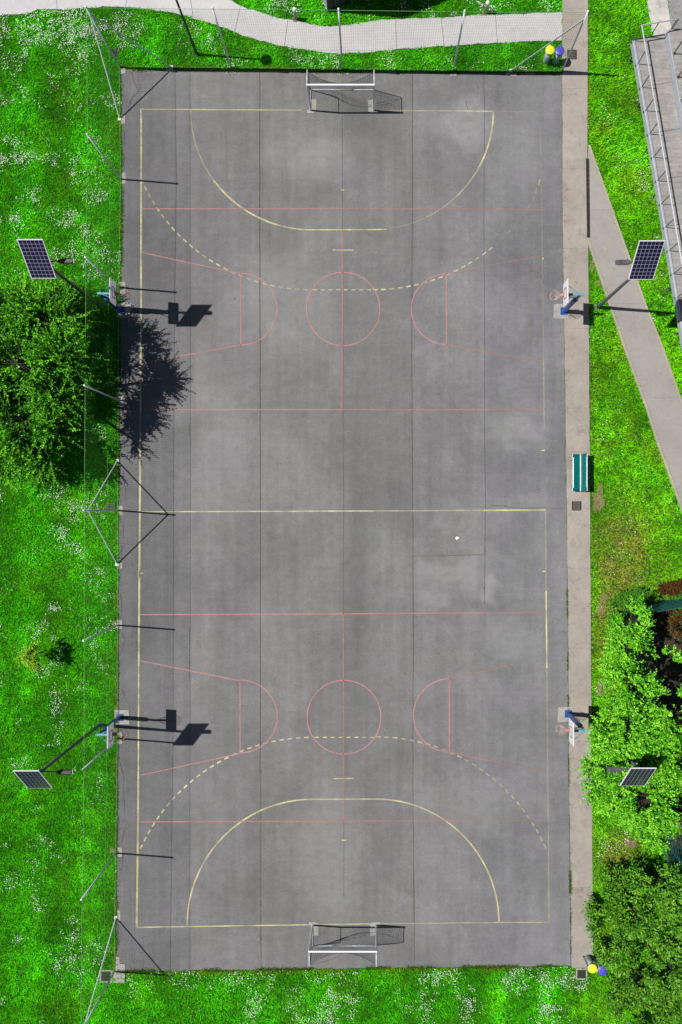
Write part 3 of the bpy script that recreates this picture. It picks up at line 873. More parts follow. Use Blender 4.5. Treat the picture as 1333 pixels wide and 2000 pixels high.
# big feathery tree at the left edge
tree('tree', (-14.9, 5.6, ZG), [LB(*a) for a in ((30, 620, 2.6, 85, 62, 1.3), (96, 640, 3.1, 55, 55, 1.3), (122, 702, 3.9, 42, 42, 1.0), (45, 715, 3.8, 80, 60, 1.3), (112, 772, 3.3, 40, 40, 1.0), (55, 830, 2.7, 68, 55, 1.2), (116, 836, 3.2, 36, 46, 1.0), (84, 884, 2.3, 56, 34, .8), (20, 895, 1.7, 50, 30, .8), (128, 600, 1.3, 34, 34, .6), (40, 640, 1.5, 95, 70, .6), (70, 740, 1.6, 95, 70, .7), (40, 850, 1.3, 95, 70, .6), (120, 800, 1.5, 60, 70, .6))],
     'large dark green feathery tree behind the left ball net, shading the court edge', 'tree', 201, .20,
     dict(ntw=4600, tl=(.45, 1.3), nl=22, ll=.105, lw=.038, pal=DARKG, thr=.495, nscale=.95, up=.12, tmin=.30, spread=.45), fork=1.0)
# a paler tree cut by the left border
tree('tree', (-17.4, 6.0, ZG), [(-16.9, 6.3, 3.6, 1.0, 1.2, 1.2), (-17.6, 5.2, 3.4, 1.2, 1.4, 1.3), (-17.8, 7.0, 3.2, 1.2, 1.2, 1.2)],
     'paler bright green tree at the left border of the photo, beside the big dark tree', 'tree', 215, .12,
     dict(ntw=1500, tl=(.25, .55), nl=11, ll=.10, lw=.034, pal=BRIGHT, thr=.42, nscale=1.2), fork=1.1)
# sapling
sb = G(88, 1270)
tree('sapling', (sb[0], sb[1], ZG), [(-15.95, -6.70, 1.35, .42, .26, .25), (-15.7, -7.15, 1.25, .28, .24, .25), (-16.3, -6.95, 1.15, .25, .14, .2), (-15.85, -6.35, 1.0, .15, .15, .2)],
     'small yellow green sapling standing alone in the grass left of the court', 'sapling', 222, .022,
     dict(ntw=170, tl=(.14, .32), nl=8, ll=.085, lw=.028, pal=[(.10, .30, .01), (.20, .42, .02), (.34, .50, .04)], thr=.3, nscale=2, tmin=.2), fork=.7, frac=.25)
# bright tree by the lower right hoop
tree('tree', (13.0, -10.9, ZG), [LB(*a) for a in ((1228, 1214, 2.6, 27, 40, 1.0), (1219, 1275, 3.2, 38, 45, 1.2), (1258, 1262, 3.4, 26, 32, .9), (1238, 1340, 4.0, 58, 52, 1.4), (1296, 1318, 3.8, 34, 36, 1.0), (1300, 1395, 4.3, 52, 58, 1.3), (1230, 1408, 4.1, 50, 54, 1.5),
     (1212, 1475, 3.6, 50, 52, 1.5), (1288, 1470, 4.3, 58, 62, 1.3), (1206, 1546, 2.9, 38, 44, 1.3), (1262, 1548, 4.1, 62, 50, 1.4), (1326, 1530, 4.1, 48, 62, 1.3), (1258, 1594, 2.8, 40, 28, 1.0), (1284, 1618, 3.0, 30, 26, .9), (1335, 1590, 3.4, 34, 40, 1.2), (1340, 1420, 4.0, 36, 66, 1.2), (1270, 1292, 3.6, 28, 30, .9), (1310, 1328, 3.8, 30, 28, .9), (1335, 1372, 3.8, 30, 36, 1.0), (1305, 1286, 3.5, 16, 12, .4),
     (1152, 1496, 2.6, 15, 9, .3), (1154, 1540, 2.6, 17, 16, .4), (1192, 1440, 2.9, 16, 50, 1.4), (1226, 1480, 4.7, 32, 28, .8), (1190, 1440, 3.6, 30, 34, 1.2))],
     'broad bright green leafy tree over the right pavement, hiding the foot of a solar lamp', 'tree', 233, .17,
     dict(ntw=8400, tl=(.28, .66), nl=13, ll=.098, lw=.036, pal=BRIGHT, thr=.50, nscale=1.25, up=.45, tmin=.45, spread=.75), fork=1.1, frac=.09)
# laurel shrubs at the lower right corner
LK = dict(tl=(.3, .7), nl=8, ll=.18, lw=.034, mat='leaf_gloss', nscale=1.2, up=.55, tmin=.35, spread=.7)
tree('laurel_shrub', (12.2, -19.6, ZG), [LB(*a) for a in ((1192, 1762, .8, 36, 60, .8), (1240, 1766, 1.3, 50, 42, 1.0), (1200, 1832, .8, 36, 52, .7), (1250, 1822, 1.4, 52, 52, 1.0), (1168, 1776, .55, 20, 12, .3), (1166, 1806, .5, 14, 9, .3), (1228, 1728, .8, 26, 20, .6))],
     'dense dark green laurel shrub reaching over the pavement edge above the lower bins', 'shrub', 241, .07,
     dict(ntw=2300, pal=LAUREL, thr=.44, **LK), 'laurel shrubs in the lower right corner', .3, .05)
tree('laurel_shrub', (14.1, -18.6, ZG), [LB(*a) for a in ((1290, 1735, 1.7, 46, 44, 1.2), (1330, 1770, 1.9, 46, 66, 1.3), (1300, 1800, 1.8, 44, 46, 1.2), (1255, 1712, 1.0, 30, 24, .8))],
     'tall green laurel shrub grown through the end of the teal fence', 'shrub', 247, .07,
     dict(ntw=1400, pal=[(.02, .12, .006), (.055, .21, .008), (.12, .32, .014), (.20, .42, .04)], thr=.46, **LK), 'laurel shrubs in the lower right corner', .4, .05)
tree('laurel_shrub', (13.8, -22.0, ZG), [LB(*a) for a in ((1262, 1892, 1.0, 46, 46, .8), (1300, 1875, 1.5, 52, 56, 1.1), (1262, 1950, .6, 62, 46, .55), (1325, 1950, .9, 46, 62, .8), (1300, 2010, .6, 60, 40, .6), (1220, 1940, .4, 36, 36, .35))],
     'lowest laurel shrub in the bottom right corner, thinning out into the daisy grass', 'shrub', 253, .07,
     dict(ntw=2300, pal=LAUREL, thr=.45, **LK), 'laurel shrubs in the lower right corner', .3, .05)
# hedge, red shrubs by the teal fence
tree('hedge', (13.4, -4.5, ZG), [LB(*a) for a in ((1225, 1172, .35, 24, 15, .35), (1255, 1164, .35, 26, 13, .35), (1285, 1161, .3, 26, 10, .3), (1315, 1160, .3, 26, 8, .3), (1205, 1185, .35, 14, 16, .35), (1206, 1215, .5, 16, 26, .5))],
     'low dark green hedge along the front of the teal screen', 'hedge', 261, .03,
     dict(ntw=1300, tl=(.12, .3), nl=9, ll=.07, lw=.028, pal=[(.016, .10, .008), (.05, .19, .010), (.12, .28, .02)], thr=.36, nscale=1.6, up=.7, tmin=.5), None, .2, .04)
RED = [(.022, .010, .004), (.055, .016, .006), (.085, .032, .008), (.10, .075, .012)]
tree('red_shrub', (14.9, -3.6, ZG), [(14.4, -3.75, .5, .6, .22, .35), (15.2, -3.55, .6, .6, .3, .4)], 'dark red leaved shrub in front of the teal screen, on the grass side', 'shrub', 267, .03,
     dict(ntw=420, tl=(.12, .3), nl=9, ll=.07, lw=.026, pal=RED, thr=.33, nscale=1.6, up=.6), 'red leaved shrubs round the teal fence', .25, .05)
tree('red_shrub', (15.0, -5.6, ZG), [(14.9, -5.4, .9, .7, .55, .6), (15.6, -5.0, 1.0, .7, .6, .6), (14.2, -5.1, .6, .8, .35, .5), (15.5, -6.4, .6, .5, .7, .5)], 'brownish red and green shrub behind the teal screen', 'shrub', 271, .04,
     dict(ntw=900, tl=(.15, .35), nl=9, ll=.08, lw=.028, pal=RED + [(.08, .14, .02)], thr=.36, nscale=1.5, up=.6), 'red leaved shrubs round the teal fence', .3, .05)
tree('red_shrub', (15.3, -15.7, ZG), [(15.3, -15.7, .8, .6, .6, .6), (15.8, -15.0, .9, .6, .6, .6)], 'dark red shrub behind the lower stretch of the teal wire fence', 'shrub', 277, .04,
     dict(ntw=420, tl=(.15, .35), nl=9, ll=.08, lw=.028, pal=RED[:3], thr=.36, nscale=1.5, up=.6), 'red leaved shrubs round the teal fence', .3, .05)

# ------------------------------------------------------------------ ball stop nets
FH = 4.0
def cord_grid(mb, a, b, z0, z1, pitch, r, sag=0.0):
    A = Vector((a[0], a[1], 0)); B = Vector((b[0], b[1], 0)); L = (B - A).length
    t = (B - A) / L; nrm = Vector((-t.y, t.x, 0))
    n = int(L / pitch)
    for i in range(n + 1):
        p = A + t * (i * L / n)
        q = [p + t * r, p + nrm * r, p - t * r, p - nrm * r]
        mb.add([v + Vector((0, 0, z0)) for v in q] + [v + Vector((0, 0, z1)) for v in q], [(0, 1, 5, 4), (1, 2, 6, 5), (2, 3, 7, 6), (3, 0, 4, 7)])
    m = int((z1 - z0) / pitch)
    for i in range(m + 1):
        z = z0 + (z1 - z0) * i / m
        q = [Vector((0, 0, z)) + nrm * r, Vector((0, 0, z + r)), Vector((0, 0, z)) - nrm * r, Vector((0, 0, z - r))]
        mb.add([A + v for v in q] + [B + v for v in q], [(0, 4, 5, 1), (1, 5, 6, 2), (2, 6, 7, 3), (3, 7, 4, 0)])

def footing(mb, px, py, w, h, seed, z=.012):
    r = random.Random(seed)
    x, y = G(px, py); w /= S; h /= S
    pts = []
    for (u, v) in ((-.5, -.5), (0, -.52), (.5, -.5), (.52, 0), (.5, .5), (0, .5), (-.5, .5), (-.5, 0)):
        pts.append((x + (u + r.uniform(-.07, .07)) * w, y + (v + r.uniform(-.05, .05)) * h))
    mb.slab(pts, -.2, z)

def net_fence(name, posts, braces, lines, label, pads):
    b0 = GV(*posts[0]); o = thing(name, b0, label, 'ball net')
    for p in posts:
        q = GV(*p); mb = MB()
        mb.tube([q + Vector((0, 0, -.1)), q + Vector((0, 0, FH + .06))], .042, 10)
        mb.lathe([(.05, 0), (.05, .03), (.0, .05)], (q.x, q.y, FH + .055), 10)
        mb.build('post', M['galv'], o, b0, True)
    for (p, q) in braces:
        a = GV(*p); t_ = GV(*q); t_.z = FH - .38
        mb = MB(); mb.tube([a, t_], .030, 8); mb.box((a.x, a.y, .03), (.14, .14, .03)); mb.build('brace', M['galv'], o, b0)
    mb = MB()
    for (p, q) in lines: cord_grid(mb, G(*p), G(*q), .06, FH - .02, .10, .0026)
    mb.build('net', M['net'], o, b0)
    for z, r, nm in ((FH, .007, 'top_cable'), (1.4, .003, 'middle_cable'), (.06, .007, 'bottom_cable')):
        mb = MB()
        for (p, q) in lines:
            a = GV(*p); c = GV(*q); a.z = c.z = z; mb.tube([a, c], r, 5)
        mb.build(nm, M['cable'], o, b0)
    for i, (px, py, w, h) in enumerate(pads):
        mb = MB(); footing(mb, px, py, w, h, 300 + i + len(posts)); mb.build('footing', M['foot'], o, b0)
    return o

LP = [(234, 131), (236.5, 350), (233.5, 562), (232, 782), (231, 997), (230.5, 1221), (230.2, 1442), (227, 1666), (224.5, 1897)]
net_fence('ball_net_fence', LP[0:], [((234.5, 233), LP[0]), ((230, 900), LP[4]), ((229.5, 1102), LP[4]), ((227, 1791), LP[8])], [(LP[i], LP[i + 1]) for i in range(8)],
          'long tall ball net on galvanised posts down the left side of the court',
          [(241, 234, 8, 16), (242.5, 348, 7, 21), (240, 562, 11, 22), (238, 783, 10, 20), (236.5, 997, 8, 18), (235, 1105, 9, 11), (235, 1219, 9, 17), (235, 1441, 9, 22), (234.5, 1664, 9, 17), (233, 1788, 6, 20), (235, 1890, 18, 14), (233, 1908, 22, 22), (230, 1876, 7, 14)])
TP = [(452, 133), (669, 135), (886, 138), (1098, 139)]
net_fence('ball_net_fence', TP, [((336, 131.5), LP[0]), ((998, 138.5), TP[3])], [(LP[0], TP[0]), (TP[0], TP[1]), (TP[1], TP[2]), (TP[2], TP[3])],
          'tall ball net on galvanised posts across the top end, behind the upper goal',
          [(452, 141, 20, 8), (670, 143, 22, 7), (886, 144, 13, 8), (998, 145, 22, 7), (1092, 146, 12, 8), (241, 139, 9, 10), (332, 138, 14, 6)])

# ------------------------------------------------------------------ goals
def net_lines(mb, f, nu, nv, r=.0036):
    """cords along both directions of a surface f(u, v)"""
    for i in range(nu + 1):
        mb.tube([f(i / nu, j / 8) for j in range(9)], r, 3, False)
    for j in range(nv + 1):
        mb.tube([f(i / 16, j / nv) for i in range(17)], r, 3, False)

def make_goal(loc, rz, label):
    o = thing('handball_goal', loc, label, 'goal', 'handball goals on the court', rz)
    W = 1.54
    for s in (-1, 1):
        mb = MB(); mb.box((s * W, 0, 1.0), (.08, .08, 2.0), bev=.012); mb.build('post', M['white'], o)
        mb = MB(); mb.tube([(s * W, .03, 2.03), (s * W, .70, 2.0), (s * W, .76, 1.95), (s * (W - .01), 1.0, .05)], .018, 8); mb.build('back_strut', M['white'], o, smooth=True)
        mb = MB(); mb.tube([(s * W, .04, .03), (s * W, 1.0, .03)], .018, 8); mb.build('ground_side_bar', M['white'], o)
    mb = MB(); mb.box((0, 0, 2.041), (2 * W + .084, .084, .08), bev=.012); mb.build('crossbar', M['white'], o)
    mb = MB(); mb.tube([(-W, 1.0, .03), (W, 1.0, .03)], .02, 8); mb.build('ground_bar', M['white'], o)
    mb = MB()
    def edge(u):
        k = math.sin(math.pi * u) ** .8
        return Vector((-W + 2 * W * u, .70 - .44 * k, 1.97 - .22 * k))
    def roof(u, v): return Vector((-W + 2 * W * u, .03, 2.02)).lerp(edge(u), v) - Vector((0, 0, .10 * math.sin(math.pi * u) * math.sin(math.pi * v)))
    def back(u, v):
        b = Vector((-W + 2 * W * u, 1.0 + .05 * math.sin(9 * u), .04)); e = edge(u)
        return e.lerp(b, v) + Vector((.015 * math.sin(14 * u + 5 * v), .10 * math.sin(math.pi * u) * math.sin(math.pi * v) * math.sin(5 * u + 1), 0))
    net_lines(mb, roof, 30, 6); net_lines(mb, back, 30, 19)
    mb.tube([edge(i / 24) for i in range(25)], .009, 4, False)
    for s in (-1, 1):
        def sidef(u, v, s=s):
            top = Vector((s * W, .05 + .66 * u, 2.0)); bot = Vector((s * W, .05 + .95 * u, .05))
            return top.lerp(bot, v) + Vector((s * .03 * math.sin(math.pi * u) * math.sin(math.pi * v) - s * .015, 0, 0))
        net_lines(mb, sidef, 9, 19)
    # a loose spare cord hanging over the roof net
    mb.tube([edge(.5), Vector((.4, .45, 1.85)), Vector((1.1, .62, 1.93)), edge(.98)], .007, 4, False)
    mb.build('net', M['gnet'], o)
    for s in (-1, 1):
        mb = MB(); r = random.Random(int(loc[1] * 10) + s)
        for (cx, cy, w, h, z) in ((s * W - .12 * s + (.02 if s > 0 else -.02), .22, .34, .62, .013), (s * W, -.07, .36, .12, .017)):
            mb.slab([(cx + (u + r.uniform(-.06, .06)) * w, cy + (v + r.uniform(-.06, .06)) * h) for (u, v) in ((-.5, -.5), (.1, -.5), (.5, -.5), (.5, .1), (.5, .5), (-.1, .5), (-.5, .5), (-.5, 0))], -.1, z)
        mb.build('footing', M['foot'], o)
    return o
gx, gy = G(669, 216); make_goal((gx, gy, 0), 0, 'white framed handball goal with dark net at the top end of the court')
gx, gy = G(673, 1806.5); make_goal((gx, gy, 0), math.pi, 'white framed handball goal with dark net at the bottom end of the court')

# ------------------------------------------------------------------ basketball hoops (facing +x in local space)
HG = 'basketball hoops round the court'
def make_hoop(loc, rz, reach, label):
    o = thing('basketball_hoop', loc, label, 'basketball hoop', HG, rz)
    mb = MB(); mb.box((0, 0, .95), (.19, .20, 1.9), bev=.04); mb.box((0, 0, .02), (.36, .36, .04), bev=.008); mb.build('column', M['blue'], o)
    mb = MB(); mb.box((-.02, 0, 2.23), (.10, .10, .70), bev=.012); mb.box((-.02, 0, 1.94), (.16, .16, .08), bev=.012); mb.build('upper_post', M['blue'], o)
    mb = MB(); mb.box((reach / 2 - .08, 0, 2.62), (reach + .12, .11, .09), bev=.012)
    mb.tube([(.0, 0, 2.05), (reach - .05, 0, 2.54)], .022, 6); mb.tube([(reach - .03, -.3, 3.0), (.05, -.03, 2.66)], .014, 6); mb.tube([(reach - .03, .3, 3.0), (.05, .03, 2.66)], .014, 6)
    mb.build('arm', M['sunlit_blue'], o)
    bd = MB(); bd.box((reach, 0, 2.83), (.025, 1.06, .74), bev=.006); b = bd.build('backboard', M['board'], o)
    fr = MB(); x = reach + .0165
    for (cy, cz, w, h) in ((0, 2.955, .47, .03), (0, 2.625, .47, .03), (-.22, 2.79, .03, .30), (.22, 2.79, .03, .30)): fr.box((x, cy, cz), (.008, w, h))
    fr.build('target_frame', M['black'], b)
    rm = MB(); c = Vector((reach + .42, 0, 2.58))
    rm.tube([c + Vector((math.cos(t), math.sin(t), 0)) * .225 for t in [2 * math.pi * i / 28 for i in range(29)]], .0085, 6, False)
    rm.box((reach + .11, 0, 2.58), (.18, .13, .02)); rm.box((reach + .025, 0, 2.55), (.02, .16, .16))
    rim = rm.build('rim', M['rim'], o)
    nt = MB()
    for k in range(12):
        for dk in (-1, 1):
            pts = []
            for j in range(7):
                a = 2 * math.pi * (k + dk * .5 * j) / 12; rr = .222 - .105 * (j / 6) ** .7
                pts.append(c + Vector((math.cos(a) * rr, math.sin(a) * rr, -.40 * j / 6)))
            nt.tube(pts, .0038, 3, False)
    nt.build('net', M['netw'], rim)
    mb = MB(); r = random.Random(int(loc[0] * 7 + loc[1]))
    fx = .10 if rz == 0 else .15
    mb.slab([(fx + (u + r.uniform(-.04, .04)) * .72, .02 + (v + r.uniform(-.04, .04)) * .72) for (u, v) in ((-.5, -.5), (.2, -.5), (.5, -.48), (.5, 0), (.5, .5), (-.2, .5), (-.5, .5))], -.2, .026 if rz else .014)
    mb.build('footing', M['foot'], o)
    return o
def hoop_at(bx, by, boardx, rz, label):
    X, Y_ = G(bx, by); bX = G(boardx, by, 2.46)[0]
    return make_hoop((X, Y_, 0), rz, abs(bX - X), label)
hoop_at(237.5, 606, 226.5, 0, 'basketball hoop on a blue column at the upper left, beside the dark tree')
hoop_at(234.5, 1401, 222, 0, 'basketball hoop on a blue column at the lower left, open grass behind it')
hoop_at(1102, 608, 1101, math.pi, 'basketball hoop on a blue column at the upper right, beside the side path')
hoop_at(1110.5, 1394, 1112, math.pi, 'basketball hoop on a blue column at the lower right, against the bright leafy tree')

# ------------------------------------------------------------------ solar lamps
LG = 'solar street lamps round the court'
def make_lamp(loc, side, label, dx):
    hm = M['black'] if side > 0 else M['lampgrey']
    o = thing('solar_street_lamp', loc, label, 'street lamp', LG)
    mb = MB(); mb.tube([(0, 0, -.1), (0, 0, .5), (0, 0, 3.2), (0, 0, 6.52)], [.085, .085, .072, .055], 14); mb.lathe([(.16, 0), (.16, .03), (.10, .05), (.09, .12)], (0, 0, 0), 14)
    mb.build('pole', M['lampgrey'], o, smooth=True)
    mb = MB(); mb.tube([(0, 0, 6.08), (side * .45, 0, 6.14), (side * .80, 0, 6.16)], [.028, .026, .022], 8); mb.lathe([(.075, -.07), (.075, .07)], (0, 0, 6.08), 12); mb.build('lamp_arm', M['lampgrey'], o)
    mb = MB(); c = side
    prof = [(.66, .035), (.76, .09), (.86, .105), (1.20, .105), (1.26, .085)]
    vs = []; fs = []
    for (xx, hw) in prof:
        x_ = side * xx
        vs += [(x_, -hw, 6.135), (x_, -hw, 6.175), (x_, -hw * .6, 6.205), (x_, hw * .6, 6.205), (x_, hw, 6.175), (x_, hw, 6.135)]
    for i in range(len(prof) - 1):
        for k in range(6):
            j = (k + 1) % 6; q = (i * 6 + k, i * 6 + j, i * 6 + 6 + j, i * 6 + 6 + k); fs.append(q if side > 0 else q[::-1])
    fs += [tuple(range(6)), tuple(range(len(vs) - 1, len(vs) - 7, -1))]
    mb.add(vs, fs); h = mb.build('lamp_head', hm, o)
    mb = MB(); mb.box((side * 1.03, 0, 6.125), (.34, .15, .018)); mb.box((side * 1.275, 0, 6.145), (.05, .15, .04)); mb.build('lens', M['white'] if side > 0 else M['dsteel'], h)
    mb = MB(); mb.box((side * 1.09, 0, 6.206), (.22, .13, .006)); mb.build('cover_plate', M['black'] if side > 0 else M['dsteel'], h)
    T = math.radians(46)
    R = Matrix.Rotation(T, 3, 'X')      # face leans towards -y
    C = Vector((dx, -.10, 6.66))
    pn = MB(); W, L = 1.0, 1.61
    pn.box(C, (W, L, .035), R)
    pn.m = 1
    cw, cl_ = (W - .06) / 6, (L - .06) / 10
    pn.m = 2; pn.box(C + R @ Vector((0, 0, .019)), (W - .04, L - .04, .004), R); pn.m = 1
    for i in range(6):
        for j in range(10):
            c0 = C + R @ Vector((-(W - .06) / 2 + cw * (i + .5), -(L - .06) / 2 + cl_ * (j + .5), .0225))
            pn.box(c0, (cw - .014, cl_ - .014, .004), R)
    pn.build('solar_panel', [M['alu'], M['cell'], M['cellline']], o)
    mb = MB(); mb.box((dx / 2, -.04, 6.51), (.14 + abs(dx), .18, .20), bev=.02)
    mb.box(C + R @ Vector((0, 0, -.05)), (.75, .06, .05), R); mb.box(C + R @ Vector((0, 0, -.045)), (.06, 1.2, .05), R); mb.build('panel_bracket', M['dsteel'], o)
    return o
def lamp_at(px, py, side, label, dx):
    X, Y_ = G(px, py); make_lamp((X, Y_, ZG), side, label, dx)
lamp_at(197, 598, 1, 'solar street lamp above the dark tree at the upper left, head towards the court', .06)
lamp_at(195, 1416, 1, 'solar street lamp rising from open grass at the lower left', -.04)
lamp_at(1168, 600, -1, 'solar street lamp standing beside the side path at the upper right', -.27)
lamp_at(1154, 1412, -1, 'solar street lamp rising out of the bright leafy tree at the lower right', -.25)

# dark street lamp by the top path
X, Y_ = G(385, 106)
o = thing('street_lamp', (X, Y_, ZG), 'plain black street lamp on the grass between the top path and the court', 'street lamp')
mb = MB(); mb.tube([(0, 0, -.1), (0, 0, 1.1), (0, 0, 1.15), (0, 0, 4.85)], [.075, .075, .055, .045], 12); mb.lathe([(.13, 0), (.13, .04), (.08, .07)], (0, 0, 0), 12); mb.build('pole', M['black'], o, smooth=True)
mb = MB(); mb.lathe([(.05, 4.85), (.09, 4.9), (.26, 4.98), (.28, 5.03), (.22, 5.12), (.06, 5.18)], (0, 0, 0), 20); mb.build('lamp_head', M['black'], o, smooth=True)

# ------------------------------------------------------------------ bench
bx, by = (9.79 + 10.36) / 2, (2.73 + .96) / 2
o = thing('park_bench', (bx, by, .022), 'glossy teal metal bench on the right pavement, facing the court', 'bench')
Lb = 1.79
def sheet(mb, prof, y0, y1, th, nseg=10):
    n = len(prof); vs = []; fs = []
    for j in range(nseg + 1):
        yy = y0 + (y1 - y0) * j / nseg
        for (x_, z_) in prof: vs.append((x_, yy, z_))
        for (x_, z_) in prof: vs.append((x_ + .004, yy, z_ - th))
    m = 2 * n
    for j in range(nseg):
        for i in range(n - 1):
            a_ = j * m + i; fs.append((a_, a_ + 1, a_ + m + 1, a_ + m)); a_ += n; fs.append((a_, a_ + m, a_ + m + 1, a_ + 1))
        fs.append((j * m, j * m + m, j * m + m + n, j * m + n)); fs.append((j * m + n - 1, j * m + 2 * n - 1, j * m + m + 2 * n - 1, j * m + m + n - 1))
    for e in (0, nseg):
        for i in range(n - 1):
            a_ = e * m + i; fs.append((a_, a_ + n, a_ + n + 1, a_ + 1))
    mb.add(vs, fs)
mb = MB(); sheet(mb, [(-.285, .40), (-.275, .435), (-.24, .45), (-.10, .435), (.02, .425), (.06, .43)], -Lb / 2, Lb / 2, .02); st = mb.build('seat', M['teal'], o, smooth=True)
mb = MB(); sheet(mb, [(.115, .50), (.14, .56), (.19, .68), (.23, .78), (.262, .825), (.285, .83)], -Lb / 2, Lb / 2, .02); bk = mb.build('backrest', M['teal'], o, smooth=True)
mb = MB(); mb.tube([(-.285, -Lb / 2, .425), (-.285, Lb / 2, .425)], .010, 6); mb.build('edge_glint', M['glint_teal'], st)  # this and the next two strips are painted glints on the edges
mb = MB(); mb.box((.085, 0, .455), (.05, Lb, .012)); mb.build('rear_glint', M['glint_teal'], st)
mb = MB(); mb.tube([(.292, -Lb / 2, .835), (.292, Lb / 2, .835)], .016, 6); mb.build('top_glint', M['glint_teal'], bk)
for s in (-1, 1):
    mb = MB(); yy = s * .62
    mb.tube([(-.23, yy, 0), (-.22, yy, .40)], .022, 8); mb.tube([(-.22, yy, .395), (.09, yy, .395), (.26, yy, .78)], .02, 8); mb.tube([(.10, yy, .40), (.20, yy, 0)], .022, 8)
    mb.build('leg', M['dsteel'], o)

# ------------------------------------------------------------------ bins
BG = 'recycling bins at the pavement ends'
def make_bin(px, py, lid, rz, label, zb):
    x, y = G(px, py, .9)
    o = thing('recycling_bin', (x, y, zb), label, 'bin', BG, rz)
    mb = MB(); mb.lathe([(.135, .03), (.15, .08), (.165, .45), (.185, .82)], n=20); r = random.Random(px)
    mb.v = [(vx * (1 + .05 * math.sin(7 * math.atan2(vy, vx) + vz * 6)), vy * (1 + .05 * math.sin(5 * math.atan2(vy, vx) - vz * 7)), vz) for (vx, vy, vz) in mb.v]
    mb.build('bag', M['bag'], o, smooth=True)
    mb = MB(); mb.lathe([(.20, .835), (.215, .845), (.215, .885), (.19, .90), (.12, .925), (.02, .93)], n=28); mb.lathe([(.06, .93), (.055, .945), (.0, .946)], n=16); mb.box((0, -.225, .87), (.12, .06, .03), bev=.008); mb.build('lid', M[lid], o)
    mb = MB(); mb.tube([(math.cos(2 * math.pi * i / 24) * .2, math.sin(2 * math.pi * i / 24) * .2, .82) for i in range(25)], .012, 6, False)
    mb.tube([(0, .22, 0), (0, .22, .86)], .02, 8); mb.lathe([(.16, 0), (.16, .02)], n=16); mb.tube([(0, .2, .82), (0, .24, .82)], .015, 6)
    mb.build('bag_stand', M['dsteel'], o)
make_bin(1075.6, 96, 'yel_lid', 3.4, 'yellow lidded bag bin on the grass by the top net corner', ZG)
make_bin(1094.8, 97.5, 'pur_lid', 2.9, 'violet lidded bag bin between the upper yellow bin and the drain grate', ZG)
make_bin(1158.5, 1893.5, 'yel_lid', 1.2, 'yellow lidded bag bin beside the drain at the lower end of the pavement', ZG)
make_bin(1178, 1897, 'pur_lid', .6, 'violet lidded bag bin at the edge of the laurel shrubs', ZG)

# ------------------------------------------------------------------ drain grates
def make_grate(px, py, w, h, label, z, cheek=0, rows=3):
    x, y = G(px, py); w /= S; h /= S
    o = thing('drain_grate', (x, y, z), label, 'drain grate', 'drain grates round the court')
    mb = MB(); mb.box((0, 0, -.055), (w, h, .02)); mb.build('pit', M['pit'], o)
    mb = MB(); f = .03
    for s in (-1, 1):
        mb.box((s * (w / 2 - f / 2), 0, -.02), (f, h, .045)); mb.box((0, s * (h / 2 - f / 2), -.0215), (w - 2 * f, f, .045))
    n = max(5, int(w / .05))
    for i in range(n):
        mb.box((-w / 2 + f + (w - 2 * f) * (i + .5) / n, 0, -.022), (.018, h - 2 * f, .035))
    for j in range(1, rows):
        mb.box((0, -h / 2 + h * j / rows, -.018), (w - 2 * f, .022, .035))
    mb.build('grating', M['grate'], o)
    if cheek:
        mb = MB()
        for s in (-1, 1):
            mb.box((s * (w / 2 + cheek / 2), 0, -.05), (cheek, h + 2 * cheek, .10)); mb.box((0, s * (h / 2 + cheek / 2), -.0505), (w, cheek, .10))
        mb.build('surround', M['foot'], o)
make_grate(223.5, 104, 16, 16, 'drain grate in the grass by the upper left corner post', .0)
make_grate(1117, 107.5, 18, 18, 'drain grate in the pavement next to the upper bins', .052)
make_grate(215.5, 990, 18, 14, 'drain grate in the grass at the braced middle post', .0)
make_grate(1126, 988, 18, 18, 'drain grate in the pavement just below the teal bench', .052)
make_grate(207.5, 1907, 19, 19, 'concrete edged drain grate at the lower left corner post', .0, .075)
make_grate(1136.5, 1902.5, 17, 17, 'concrete edged drain grate beside the lower yellow bin', .0, .06)
# slot drain where the side path leaves the pavement
x0, y0 = G(1147.5, 310); x1, y1 = G(1149.5, 464)
o = thing('slot_drain', (x0, y0, .03), 'long narrow black slot drain between the pavement and the side path', 'drain')
A = Vector((0, 0, 0)); B = Vector((x1 - x0, y1 - y0, 0)); Ld = (B - A).length; ang = math.atan2(B.y, B.x); Rz = Matrix.Rotation(ang, 3, 'Z')
mb = MB(); mb.box(B / 2 + Vector((0, 0, -.006)), (Ld, .115, .012), Rz); mb.build('channel', M['pit'], o)
mb = MB()
for s in (-1, 1): mb.box(B / 2 + Rz @ Vector((0, s * .066, -.004)), (Ld + .02, .016, .03), Rz)
nb = int(Ld / .12)
for i in range(nb): mb.box(B * ((i + .5) / nb) + Vector((0, 0, .0015)), (.012, .115, .006), Rz)
mb.build('grating', M['grate'], o)

# ------------------------------------------------------------------ bollards by the top path
for (px, py, lb) in ((578, 37, 'short grey bollard at the inside bend of the top path, left of the boarded hut'), (948.5, 24, 'short grey bollard by the straight right part of the top path')):
    x, y = G(px, py)
    o = thing('bollard', (x, y, ZG), lb, 'bollard', 'bollards along the top path')
    mb = MB(); mb.lathe([(.085, .0), (.08, .5), (.08, .70), (.07, .73)], n=16); mb.build('shaft', M['bollard'], o, smooth=True)
    mb = MB(); mb.lathe([(.095, .62), (.098, .64), (.098, .70), (.07, .745), (.0, .75)], n=16); mb.build('cap', M['galv'], o)
    mb = MB(); mb.lathe([(.17, -.1), (.17, .036), (.15, .04)], n=14); mb.build('footing', M['soil'], o)

